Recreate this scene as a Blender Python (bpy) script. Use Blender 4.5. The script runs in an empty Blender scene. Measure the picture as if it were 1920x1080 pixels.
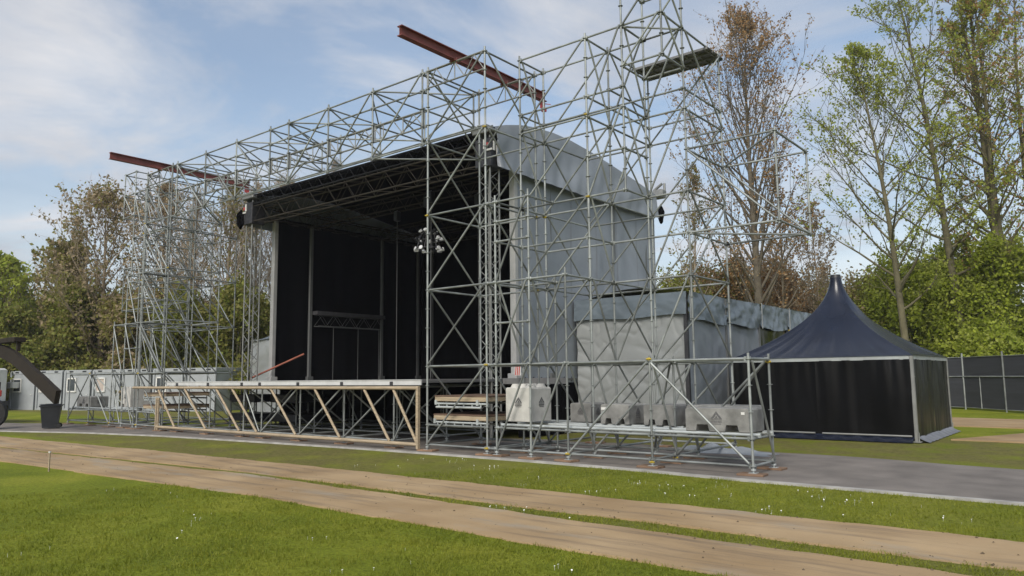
import bpy, math, random
import numpy as np
from mathutils import Vector, Matrix, noise as mnoise

# ------------------------------------------------------------------ camera, sky, sun
scene = bpy.context.scene
COL = scene.collection
CAM_LOC = (5.542, -13.951, 1.956)
PITCH, ROLL, YAW, FPX = 0.1173, -0.01085, 0.6798, 1412.0
cd = bpy.data.cameras.new('camera')
cam = bpy.data.objects.new('camera', cd)
COL.objects.link(cam)
scene.camera = cam
cd.sensor_width = 36.0
cd.lens = FPX * 36.0 / 1920.0
cd.clip_start = 0.1
cd.clip_end = 3000.0
fw = Vector((-math.sin(YAW) * math.cos(PITCH), math.cos(YAW) * math.cos(PITCH), math.sin(PITCH)))
rt = Vector((math.cos(YAW), math.sin(YAW), 0.0))
upv = rt.cross(fw)
r2 = rt * math.cos(ROLL) + upv * math.sin(ROLL)
u2 = -rt * math.sin(ROLL) + upv * math.cos(ROLL)
cam.matrix_world = Matrix(((r2.x, u2.x, -fw.x, CAM_LOC[0]), (r2.y, u2.y, -fw.y, CAM_LOC[1]),
                           (r2.z, u2.z, -fw.z, CAM_LOC[2]), (0, 0, 0, 1)))

SUN_EL, SUN_AZ = math.radians(40), math.radians(163)    # azimuth clockwise from +Y
world = bpy.data.worlds.new('World')
scene.world = world
world.use_nodes = True
wn, wl = world.node_tree.nodes, world.node_tree.links
wn.clear()
w_out = wn.new('ShaderNodeOutputWorld')
w_bg = wn.new('ShaderNodeBackground')
w_bg.inputs['Strength'].default_value = 0.1
sky = wn.new('ShaderNodeTexSky')
sky.sky_type = 'NISHITA'
sky.sun_disc = False
sky.sun_elevation = SUN_EL
sky.sun_rotation = SUN_AZ
sky.air_density = 1.0
sky.dust_density = 1.6
tc = wn.new('ShaderNodeTexCoord')
sep = wn.new('ShaderNodeSeparateXYZ')
wl.new(tc.outputs['Generated'], sep.inputs[0])
def wmath(op, a, b=None, clamp=False):
    n = wn.new('ShaderNodeMath'); n.operation = op; n.use_clamp = clamp
    for i, v in enumerate((a, b)):
        if v is None: continue
        if isinstance(v, (int, float)): n.inputs[i].default_value = v
        else: wl.new(v, n.inputs[i])
    return n.outputs[0]
zz = wmath('ADD', wmath('MAXIMUM', sep.outputs['Z'], 0.0), 0.16)
comb = wn.new('ShaderNodeCombineXYZ')
wl.new(wmath('DIVIDE', sep.outputs['X'], zz), comb.inputs[0])
wl.new(wmath('DIVIDE', sep.outputs['Y'], zz), comb.inputs[1])
cmap = wn.new('ShaderNodeMapping')
cmap.inputs['Location'].default_value = (0.55, 0.25, 0.0)
cmap.inputs['Scale'].default_value = (1.0, 1.0, 1.0)
wl.new(comb.outputs[0], cmap.inputs[0])
n1 = wn.new('ShaderNodeTexNoise'); n1.inputs['Scale'].default_value = 1.25
n1.inputs['Detail'].default_value = 9; n1.inputs['Roughness'].default_value = 0.60
n1.inputs['Distortion'].default_value = 0.6
wl.new(cmap.outputs[0], n1.inputs['Vector'])
ramp = wn.new('ShaderNodeValToRGB')
ramp.color_ramp.elements[0].position = 0.42
ramp.color_ramp.elements[1].position = 0.63
wl.new(n1.outputs['Fac'], ramp.inputs[0])
# more cloud towards the horizon
hz = wmath('SUBTRACT', 1.0, wmath('MULTIPLY', sep.outputs['Z'], 3.2), True)
mask = wmath('MAXIMUM', ramp.outputs['Color'], wmath('MULTIPLY', hz, 0.9))
mask = wmath('ADD', wmath('MULTIPLY', mask, 0.78), 0.17)
n2 = wn.new('ShaderNodeTexNoise'); n2.inputs['Scale'].default_value = 1.9
n2.inputs['Detail'].default_value = 6
wl.new(cmap.outputs[0], n2.inputs['Vector'])
cramp = wn.new('ShaderNodeValToRGB')
cramp.color_ramp.elements[0].position = 0.3
cramp.color_ramp.elements[0].color = (0.42, 0.45, 0.51, 1)
cramp.color_ramp.elements[1].position = 0.68
cramp.color_ramp.elements[1].color = (0.68, 0.68, 0.70, 1)
wl.new(n2.outputs['Fac'], cramp.inputs[0])
csc = wn.new('ShaderNodeVectorMath'); csc.operation = 'SCALE'
csc.inputs['Scale'].default_value = 6.2
wl.new(cramp.outputs['Color'], csc.inputs[0])
ssc = wn.new('ShaderNodeVectorMath'); ssc.operation = 'MULTIPLY'
ssc.inputs[1].default_value = (0.98, 0.96, 0.90)
wl.new(sky.outputs[0], ssc.inputs[0])
mix = wn.new('ShaderNodeMix'); mix.data_type = 'RGBA'
wl.new(mask, mix.inputs[0])
wl.new(ssc.outputs[0], mix.inputs[6])
wl.new(csc.outputs[0], mix.inputs[7])
wl.new(mix.outputs[2], w_bg.inputs['Color'])
wl.new(w_bg.outputs[0], w_out.inputs['Surface'])

sl = bpy.data.lights.new('sun', 'SUN')
sl.energy = 1.7
sl.angle = math.radians(28)
sl.color = (1.0, 0.95, 0.87)
sun = bpy.data.objects.new('sun', sl)
COL.objects.link(sun)
sd = Vector((math.sin(SUN_AZ) * math.cos(SUN_EL), math.cos(SUN_AZ) * math.cos(SUN_EL), math.sin(SUN_EL)))
sun.rotation_euler = sd.to_track_quat('Z', 'Y').to_euler()
sun.location = (0, -20, 30)

scene.view_settings.view_transform = 'Standard'
scene.view_settings.look = 'None'
scene.view_settings.exposure = 0.92
scene.view_settings.gamma = 1.0
scene.cycles.max_bounces = 6
scene.cycles.transparent_max_bounces = 12
scene.cycles.use_denoising = True

rng = random.Random(7)
nrg = np.random.default_rng(11)

# ------------------------------------------------------------------ materials
MATS = {}
def mat(name, col, rough=0.6, metal=0.0, var=0.25, scale=4.0, detail=5, bump=0.0, bscale=None, col2=None,
        spec=0.5, objvar=0.0, coords='Object', stretch=(1, 1, 1), thr=(0.3, 0.7)):
    if name in MATS: return MATS[name]
    m = bpy.data.materials.new(name); MATS[name] = m
    m.use_nodes = True
    N, L = m.node_tree.nodes, m.node_tree.links
    b = N['Principled BSDF']
    b.inputs['Roughness'].default_value = rough
    b.inputs['Metallic'].default_value = metal
    b.inputs['Specular IOR Level'].default_value = spec
    t = N.new('ShaderNodeTexCoord')
    mp = N.new('ShaderNodeMapping'); mp.inputs['Scale'].default_value = stretch
    L.new(t.outputs[coords], mp.inputs[0])
    n = N.new('ShaderNodeTexNoise'); n.inputs['Scale'].default_value = scale; n.inputs['Detail'].default_value = detail
    L.new(mp.outputs[0], n.inputs['Vector'])
    r = N.new('ShaderNodeValToRGB')
    c2 = col2 if col2 else tuple(min(1, c * (1 + var)) for c in col)
    c1 = col if col2 else tuple(c * (1 - var) for c in col)
    r.color_ramp.elements[0].position = thr[0]; r.color_ramp.elements[1].position = thr[1]
    r.color_ramp.elements[0].color = (*c1, 1); r.color_ramp.elements[1].color = (*c2, 1)
    L.new(n.outputs['Fac'], r.inputs[0])
    out = r.outputs[0]
    if objvar:
        oi = N.new('ShaderNodeObjectInfo')
        mr = N.new('ShaderNodeMapRange'); mr.inputs[3].default_value = 1 - objvar; mr.inputs[4].default_value = 1 + objvar
        L.new(oi.outputs['Random'], mr.inputs[0])
        vm = N.new('ShaderNodeVectorMath'); vm.operation = 'SCALE'
        L.new(out, vm.inputs[0]); L.new(mr.outputs[0], vm.inputs['Scale'])
        out = vm.outputs[0]
    L.new(out, b.inputs['Base Color'])
    if bump:
        n3 = N.new('ShaderNodeTexNoise'); n3.inputs['Scale'].default_value = bscale or scale * 4; n3.inputs['Detail'].default_value = 4
        L.new(mp.outputs[0], n3.inputs['Vector'])
        bp = N.new('ShaderNodeBump'); bp.inputs['Strength'].default_value = bump; bp.inputs['Distance'].default_value = 0.02
        L.new(n3.outputs['Fac'], bp.inputs['Height'])
        L.new(bp.outputs[0], b.inputs['Normal'])
    return m

GALV = mat('galvanised_steel', (0.25, 0.268, 0.262), 0.5, 0.4, 0.34, 2.2, objvar=0.28)
GALV_PALE = mat('pale_steel', (0.40, 0.43, 0.43), 0.5, 0.3, 0.15, 3.0, objvar=0.1)
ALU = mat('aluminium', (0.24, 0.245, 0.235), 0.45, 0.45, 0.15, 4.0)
ALU_SHADE = mat('shaded_aluminium', (0.028, 0.0225, 0.014), 0.75, 0.0, 0.2, 4.0)  # aluminium darkened: the dim shade under the roof is put into its colour
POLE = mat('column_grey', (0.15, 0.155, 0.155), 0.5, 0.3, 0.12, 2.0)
WHITEP = mat('white_paint', (0.62, 0.62, 0.60), 0.5, 0, 0.08, 3.0)
YEL = mat('yellow_paint', (0.34, 0.25, 0.02), 0.5, 0, 0.2, 6.0)
REDB = mat('red_oxide', (0.17, 0.045, 0.035), 0.6, 0, 0.3, 2.5, bump=0.15, bscale=30)
REDS = mat('red_paint', (0.45, 0.06, 0.05), 0.5, 0, 0.15, 5)
TIMB = mat('pale_timber', (0.33, 0.265, 0.18), 0.75, 0, 0.3, 5.0, stretch=(0.4, 6, 6), bump=0.1)
BOARD = mat('brown_board', (0.20, 0.125, 0.078), 0.75, 0, 0.3, 4.0, stretch=(0.5, 3, 3), objvar=0.2)
PLY = mat('deck_ply', (0.12, 0.075, 0.05), 0.6, 0, 0.25, 4.0)
FASC = mat('fascia_grey', (0.52, 0.53, 0.53), 0.5, 0.1, 0.1, 3.0)
CONC = mat('concrete', (0.20, 0.2, 0.192), 0.85, 0, 0.32, 4.0, bump=0.25, bscale=35, objvar=0.1)
CONC_W = mat('pale_concrete', (0.44, 0.435, 0.41), 0.8, 0, 0.15, 4.0, bump=0.15, bscale=30)
DARKLOGO = mat('logo_dark', (0.095, 0.095, 0.098), 0.7, 0, 0.3, 30.0)
TARP = mat('roof_tarp', (0.23, 0.255, 0.29), 0.42, 0, 0.10, 1.3, bump=0.12, bscale=2.5)
TARP_W = mat('wall_tarp', (0.225, 0.25, 0.28), 0.4, 0, 0.12, 1.0, bump=0.12, bscale=2.0)
TARP_L = mat('light_tarp', (0.315, 0.33, 0.33), 0.42, 0, 0.08, 1.2, bump=0.12, bscale=2.0)
TARP_B = mat('blue_grey_tarp', (0.14, 0.172, 0.20), 0.36, 0, 0.15, 1.2, bump=0.15, bscale=3.0)
BLACKC = mat('black_cloth', (0.002, 0.002, 0.0028), 0.9, 0, 0.3, 2.0, spec=0.1)
BLACKT = mat('black_tent_wall', (0.003, 0.003, 0.0035), 0.36, 0, 0.3, 2.0, spec=0.2, bump=0.2, bscale=3)
NAVYT = mat('tent_roof', (0.011, 0.0145, 0.027), 0.24, 0, 0.25, 1.5, spec=0.45, bump=0.06, bscale=2)
BLACKP = mat('black_plastic', (0.016, 0.018, 0.022), 0.45, 0, 0.2, 5)
RUBBER = mat('rubber', (0.015, 0.015, 0.015), 0.8, 0, 0.3, 10)
DARKBR = mat('dark_brown_steel', (0.018, 0.013, 0.008), 0.8, 0.0, 0.25, 2.0, spec=0.3)
CABIN = mat('cabin_grey', (0.31, 0.33, 0.345), 0.45, 0, 0.08, 1.5)
CABIN_D = mat('cabin_dark', (0.11, 0.12, 0.13), 0.5, 0, 0.1, 2)
GLASS = mat('window_glass', (0.05, 0.06, 0.07), 0.08, 0, 0.3, 2)
BLIND = mat('window_blind', (0.42, 0.36, 0.32), 0.6, 0, 0.1, 2)
FENCEM = mat('dark_fence_mesh', (0.035, 0.037, 0.045), 0.7, 0, 0.2, 1.5, stretch=(0.3, 0.3, 6))
VEHW = mat('white_vehicle', (0.65, 0.67, 0.68), 0.35, 0, 0.06, 2)
LAMPW = mat('lamp_white', (0.75, 0.77, 0.8), 0.25, 0, 0.1, 5)

# ------------------------------------------------------------------ mesh helpers
class MB:
    def __init__(self): self.v = []; self.f = []; self.smooth = []
    def add(self, vs, fs, smooth=False):
        o = len(self.v); self.v += [tuple(p) for p in vs]
        for f in fs: self.f.append(tuple(i + o for i in f)); self.smooth.append(smooth)
    def tube(self, p, q, r, n=8, r1=None, caps=True):
        p, q = Vector(p), Vector(q); d = q - p
        if d.length < 1e-6: return
        d.normalize(); r1 = r if r1 is None else r1
        a = d.orthogonal().normalized(); b = d.cross(a)
        vs = []
        for c, rr in ((p, r), (q, r1)):
            for i in range(n):
                t = 2 * math.pi * i / n
                vs.append(c + a * (rr * math.cos(t)) + b * (rr * math.sin(t)))
        self.add(vs, [(i, (i + 1) % n, n + (i + 1) % n, n + i) for i in range(n)], True)
        if caps: self.add(vs, [tuple(range(n))[::-1], tuple(range(n, 2 * n))])
    def box(self, c, s, rz=0.0, bev=0.0, M=None):
        hx, hy, hz = s[0] / 2, s[1] / 2, s[2] / 2
        ca, sa = math.cos(rz), math.sin(rz)
        def T(x, y, z):
            if M is not None: return M @ Vector((x + c[0], y + c[1], z + c[2]))
            return (c[0] + x * ca - y * sa, c[1] + x * sa + y * ca, c[2] + z)
        if bev <= 0:
            vs = [T(x, y, z) for z in (-hz, hz) for x, y in ((-hx, -hy), (hx, -hy), (hx, hy), (-hx, hy))]
            self.add(vs, [(3, 2, 1, 0), (4, 5, 6, 7), (0, 1, 5, 4), (1, 2, 6, 5), (2, 3, 7, 6), (3, 0, 4, 7)])
        else:
            b = min(bev, hx * .9, hy * .9, hz * .9); rings = []
            def ring(ix, iy, z):
                return [T(x, y, z) for x, y in ((-ix + b, -iy), (ix - b, -iy), (ix, -iy + b), (ix, iy - b), (ix - b, iy), (-ix + b, iy), (-ix, iy - b), (-ix, -iy + b))]
            vs = ring(hx - b, hy - b, -hz) + ring(hx, hy, -hz + b) + ring(hx, hy, hz - b) + ring(hx - b, hy - b, hz)
            fs = [tuple(range(7, -1, -1)), tuple(range(24, 32))]
            for k in range(3):
                for i in range(8):
                    j = (i + 1) % 8; fs.append((k * 8 + i, k * 8 + j, k * 8 + 8 + j, k * 8 + 8 + i))
            self.add(vs, fs)
    def prism(self, pts, axis, a, b):
        """pts 2-D outline; axis 'x'|'y'|'z' extruded from a to b (outline in the other two coordinates)."""
        n = len(pts)
        def P(u, v, w): return {'x': (w, u, v), 'y': (u, w, v), 'z': (u, v, w)}[axis]
        vs = [P(u, v, a) for u, v in pts] + [P(u, v, b) for u, v in pts]
        fs = [tuple(range(n)), tuple(range(2 * n - 1, n - 1, -1))] + [(i, n + i, n + (i + 1) % n, (i + 1) % n) for i in range(n)]
        self.add(vs, fs)
    def grid(self, fn, nu, nv, thick=0.0, smooth=True):
        vs = [Vector(fn(i / nu, j / nv)) for j in range(nv + 1) for i in range(nu + 1)]
        fs = [(j * (nu + 1) + i, j * (nu + 1) + i + 1, (j + 1) * (nu + 1) + i + 1, (j + 1) * (nu + 1) + i) for j in range(nv) for i in range(nu)]
        self.add(vs, fs, smooth)
    def build(self, name, m, parent=None):
        me = bpy.data.meshes.new(name)
        me.from_pydata(self.v, [], self.f)
        me.polygons.foreach_set('use_smooth', self.smooth)
        if m: me.materials.append(m)
        me.update()
        o = bpy.data.objects.new(name, me); COL.objects.link(o)
        if parent: o.parent = parent
        return o

def fix_normals(o):
    import bmesh
    bm = bmesh.new(); bm.from_mesh(o.data)
    bmesh.ops.recalc_face_normals(bm, faces=bm.faces)
    bm.to_mesh(o.data); bm.free()
    return o

def tag(o, label=None, cat=None, group=None, kind=None):
    if label: o['label'] = label
    if cat: o['category'] = cat
    if group: o['group'] = group
    if kind: o['kind'] = kind
    return o
def empty(name, label, cat, group=None, loc=(0, 0, 0), rz=0.0):
    o = bpy.data.objects.new(name, None); COL.objects.link(o)
    o.location = loc; o.rotation_euler = (0, 0, rz); o.empty_display_size = 0.3
    return tag(o, label, cat, group)
def dup(root, loc, rz=0.0, sc=1.0, label=None):
    r = root.copy(); COL.objects.link(r); r.location = loc; r.rotation_euler = (0, 0, rz)
    r.scale = (sc, sc, sc) if isinstance(sc, (int, float)) else sc
    if label: r['label'] = label
    for ch in list(root.children):
        c = ch.copy(); COL.objects.link(c); c.parent = r
        for g in list(ch.children):
            d = g.copy(); COL.objects.link(d); d.parent = c
    return r

# ------------------------------------------------------------------ ground
def ground_mat():
    m = bpy.data.materials.new('grass_ground'); m.use_nodes = True
    N, L = m.node_tree.nodes, m.node_tree.links; b = N['Principled BSDF']
    b.inputs['Roughness'].default_value = 0.9; b.inputs['Specular IOR Level'].default_value = 0.15
    t = N.new('ShaderNodeTexCoord')
    def noise(s, d=6, r=0.6):
        n = N.new('ShaderNodeTexNoise'); n.inputs['Scale'].default_value = s; n.inputs['Detail'].default_value = d
        n.inputs['Roughness'].default_value = r
        L.new(t.outputs['Object'], n.inputs['Vector']); return n.outputs['Fac']
    def rmp(f, stops):
        r = N.new('ShaderNodeValToRGB'); e = r.color_ramp.elements
        e[0].position, e[0].color = stops[0][0], (*stops[0][1], 1)
        e[1].position, e[1].color = stops[-1][0], (*stops[-1][1], 1)
        for p, c in stops[1:-1]:
            k = e.new(p); k.color = (*c, 1)
        L.new(f, r.inputs[0]); return r.outputs[0]
    def mx(f, a, bb, mode='MIX'):
        x = N.new('ShaderNodeMix'); x.data_type = 'RGBA'; x.blend_type = mode
        if isinstance(f, float): x.inputs[0].default_value = f
        else: L.new(f, x.inputs[0])
        L.new(a, x.inputs[6]); L.new(bb, x.inputs[7]); return x.outputs[2]
    big = rmp(noise(0.45, 5), [(0.3, (0.12, 0.155, 0.012)), (0.5, (0.185, 0.22, 0.018)), (0.7, (0.27, 0.28, 0.034))])
    fine = rmp(noise(16, 8, 0.75), [(0.3, (0.45, 0.45, 0.4)), (0.55, (1, 1, 1)), (0.75, (1.45, 1.4, 1.3))])
    c = mx(1.0, big, fine, 'MULTIPLY')
    # worn, drier turf beside the road, between the boards and round the tent
    wornc = rmp(noise(9, 8, 0.7), [(0.3, (0.085, 0.082, 0.022)), (0.7, (0.19, 0.172, 0.058))])
    s = N.new('ShaderNodeSeparateXYZ'); L.new(t.outputs['Object'], s.inputs[0])
    def band(y0, y1, w):
        a = N.new('ShaderNodeMapRange'); a.interpolation_type = 'SMOOTHSTEP'
        L.new(s.outputs['Y'], a.inputs[0]); a.inputs[1].default_value = y0 - w; a.inputs[2].default_value = y0 + w
        bq = N.new('ShaderNodeMapRange'); bq.interpolation_type = 'SMOOTHSTEP'
        L.new(s.outputs['Y'], bq.inputs[0]); bq.inputs[1].default_value = y1 + w; bq.inputs[2].default_value = y1 - w
        k = N.new('ShaderNodeMath'); k.operation = 'MULTIPLY'; L.new(a.outputs[0], k.inputs[0]); L.new(bq.outputs[0], k.inputs[1])
        return k.outputs[0]
    def mul(a, bb):
        k = N.new('ShaderNodeMath'); k.operation = 'MULTIPLY'; k.use_clamp = True
        L.new(a, k.inputs[0])
        if isinstance(bb, float): k.inputs[1].default_value = bb
        else: L.new(bb, k.inputs[1])
        return k.outputs[0]
    def rf(f, lo, hi):
        k = N.new('ShaderNodeMapRange'); k.inputs[1].default_value = lo; k.inputs[2].default_value = hi; L.new(f, k.inputs[0]); return k.outputs[0]
    left = N.new('ShaderNodeMapRange'); L.new(s.outputs['X'], left.inputs[0])
    left.inputs[1].default_value = -2.0; left.inputs[2].default_value = -9.0; left.inputs[3].default_value = 0.25; left.inputs[4].default_value = 1.0
    w1 = mul(mul(band(-3.6, 0.5, 0.5), left.outputs[0]), rf(noise(0.8, 5), 0.25, 0.55))
    c = mx(w1, c, wornc)
    c = mx(mul(band(-5.9, -4.5, 0.2), 0.6), c, wornc)
    c = mx(mul(band(4.0, 11.5, 1.2), rf(noise(0.9, 5), 0.3, 0.55)), c, wornc)
    L.new(c, b.inputs['Base Color'])
    bp = N.new('ShaderNodeBump'); bp.inputs['Strength'].default_value = 0.7; bp.inputs['Distance'].default_value = 0.04
    L.new(noise(40, 6, 0.8), bp.inputs['Height']); L.new(bp.outputs[0], b.inputs['Normal'])
    return m
GRASSM = ground_mat()

KERB = [(-60, -11.5), (-40, -6.4), (-28.45, -3.47), (-24.53, -2.11), (-20.2, -1.26), (-15.09, -0.83), (-11.39, -0.58), (-8.43, -0.46),
        (-5.67, -0.42), (-4.37, -0.42), (-2.2, -0.5), (-0.05, -0.70), (2.74, -0.80), (6, -0.95), (14, -1.3), (40, -2.5)]
FAR = [(-60, -7), (-45, -3.6), (-35.3, -1.36), (-28, 1.2), (-20, 3.0), (-12, 4.0), (-6, 4.5), (-1.1, 4.44), (1.74, 4.11), (3.9, 3.56), (8, 2.6), (14, 1.6), (40, 0)]
def lerp_poly(P, x):
    for a, b in zip(P, P[1:]):
        if a[0] <= x <= b[0]:
            t = (x - a[0]) / (b[0] - a[0]); return a[1] + t * (b[1] - a[1])
    return P[0][1] if x < P[0][0] else P[-1][1]
def ground_z(x, y):
    ky = lerp_poly(KERB, x)
    t = max(0.0, min(1.0, (y - (ky - 2.6)) / 2.4))
    return 0.062 * t * t * (3 - 2 * t)

def make_ground():
    xs = np.concatenate([np.linspace(-900, -70, 8), np.linspace(-62, 22, 85), np.linspace(30, 700, 7)])
    ys = np.concatenate([np.linspace(-300, -24, 6), np.linspace(-20, 6, 79), np.linspace(8, 60, 14), np.linspace(90, 1100, 8)])
    mb = MB()
    vs = [(x, y, ground_z(x, y) + (0.012 * math.sin(x * 1.7 + y) * math.sin(y * 1.3) if y < -7 else 0)) for y in ys for x in xs]
    nx = len(xs)
    fs = [(j * nx + i, j * nx + i + 1, (j + 1) * nx + i + 1, (j + 1) * nx + i) for j in range(len(ys) - 1) for i in range(nx - 1)]
    mb.add(vs, fs, True)
    return tag(mb.build('ground', GRASSM), kind='structure')
make_ground()

ASPH = mat('asphalt', (0.165, 0.147, 0.131), 0.9, 0, 0.3, 1.2, detail=10, bump=0.4, bscale=60, thr=(0.3, 0.75))
mb = MB()
xs = np.linspace(-58, 38, 120)
vs = []
for x in xs:
    y0, y1 = lerp_poly(KERB, x) + 0.05, lerp_poly(FAR, x) + 0.12 * math.sin(x * 2.1) + 0.06 * math.sin(x * 5.3)
    for k in range(4): vs.append((x, y0 + (y1 - y0) * k / 3, 0.085))
mb.add(vs, [(i * 4 + k, i * 4 + 4 + k, i * 4 + 5 + k, i * 4 + 1 + k) for i in range(119) for k in range(3)], True)
tag(mb.build('road', ASPH), kind='structure')
KERBM = mat('kerb_concrete', (0.33, 0.32, 0.30), 0.85, 0, 0.25, 3.0, bump=0.2)
mb = MB(); vs = []
for x in xs:
    y0 = lerp_poly(KERB, x)
    vs += [(x, y0 - 0.055, 0.02), (x, y0 - 0.055, 0.10), (x, y0 + 0.055, 0.105), (x, y0 + 0.055, 0.02)]
mb.add(vs, [(i * 4 + k, i * 4 + 4 + k, i * 4 + 4 + (k + 1) % 4, i * 4 + (k + 1) % 4) for i in range(119) for k in range(4)])
tag(fix_normals(mb.build('kerb', KERBM)), kind='structure')

# temporary ground boards laid on the lawn: two long lanes of jointed sheets
def board_mat():
    m = mat('ground_board', (0.27, 0.185, 0.098), 0.85, 0, 0.2, 0.6, detail=12, col2=(0.41, 0.30, 0.175), bump=0.25, bscale=25, thr=(0.3, 0.72), spec=.25)
    N, L = m.node_tree.nodes, m.node_tree.links; b = N['Principled BSDF']
    src = b.inputs['Base Color'].links[0].from_socket
    t = N.new('ShaderNodeTexCoord')
    def streak(sc, s, lo, hi, col, prev):
        mp = N.new('ShaderNodeMapping'); mp.inputs['Scale'].default_value = sc; L.new(t.outputs['Object'], mp.inputs[0])
        n = N.new('ShaderNodeTexNoise'); n.inputs['Scale'].default_value = s; n.inputs['Detail'].default_value = 10; n.inputs['Roughness'].default_value = .65; L.new(mp.outputs[0], n.inputs['Vector'])
        r = N.new('ShaderNodeMapRange'); r.inputs[1].default_value = lo; r.inputs[2].default_value = hi; L.new(n.outputs['Fac'], r.inputs[0])
        x = N.new('ShaderNodeMix'); x.data_type = 'RGBA'; L.new(r.outputs[0], x.inputs[0]); L.new(prev, x.inputs[6]); x.inputs[7].default_value = (*col, 1)
        return x.outputs[2]
    c = streak((.18, 2.2, 1), 1.6, .50, .72, (.165, .125, .085), src)      # tyre grime along the run
    c = streak((.35, 1.0, 1), 1.1, .55, .72, (.30, .26, .20), c)          # grey dust
    c = streak((3, 3, 1), 2.2, .68, .74, (.11, .085, .05), c)             # mud spots
    L.new(c, b.inputs['Base Color'])
    return m
BMAT = board_mat()
L1T = [(-60, -9.0), (-40, -6.6), (-25.96, -4.22), (-18, -3.75), (-10.91, -3.48), (-3.03, -3.4), (1.53, -3.4), (4.48, -3.4), (30, -3.6)]
L1B = [(-60, -11.5), (-40, -8.6), (-26, -6.2), (-21.09, -5.65), (-8.79, -4.82), (-1.89, -4.82), (2.05, -4.81), (30, -5.0)]
L2T = [(-60, -11.9), (-40, -9.0), (-26, -6.4), (-20.66, -5.84), (-8.39, -5.07), (-1.52, -5.27), (2.25, -5.36), (4.07, -5.41), (30, -5.9)]
L2B = [(-60, -13.6), (-40, -10.6), (-26, -8.1), (-16.15, -7.16), (-6.06, -6.58), (-0.32, -6.76), (2.24, -6.74), (30, -7.3)]
def lane(top, bot, off, label):
    mb = MB(); vs = []; r = random.Random(int(off * 10) + 3)
    X = np.arange(-58, 14, .12); e0 = e1 = 0.0; jb, jt = 0, 0
    for i, xx in enumerate(X):
        if i % 20 == 0: jb, jt = r.uniform(-.035, .035), r.uniform(-.035, .035)
        e0 = e0 * .7 + r.gauss(0, .006); e1 = e1 * .7 + r.gauss(0, .006)
        b, t = lerp_poly(bot, xx) + jb + e0, lerp_poly(top, xx) + jt + e1
        h = .024 + .004 * math.sin(xx * 2.57) + .003 * math.sin(xx * 7.1)
        vs += [(xx, b, ground_z(xx, b) - .02)] + [(xx, b + (t - b) * k / 5, ground_z(xx, b + (t - b) * k / 5) + h + .004 * math.sin(k * 2 + xx)) for k in range(6)] + [(xx, t, ground_z(xx, t) - .02)]
    mb.add(vs, [(i * 8 + k, i * 8 + 8 + k, i * 8 + 9 + k, i * 8 + 1 + k) for i in range(len(X) - 1) for k in range(7)])
    tag(mb.build('ground_boards', BMAT), label, 'trackway', 'board tracks laid across the lawn')
lane(L1T, L1B, 0.0, 'tan board track nearer the scaffold, running beside the road')
lane(L2T, L2B, 1.1, 'wider tan board track nearest the lawn in front, stained by tyres')
# boards by the tent
def patch(pts, label):
    mb = MB(); mb.prism(pts, 'z', 0.06, 0.10)
    tag(fix_normals(mb.build('ground_boards', BMAT)), label, 'trackway', 'board tracks laid across the lawn')
patch([(1.6, 10.3), (6.5, 10.2), (6.5, 14.5), (3.2, 14.2)], 'pale tan boards in a corner on the grass right of the black tent')
patch([(-4, 17.0), (8, 15.6), (9, 20.5), (-4, 22.5)], 'tan track behind the black tent, below the dark fence')

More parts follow.
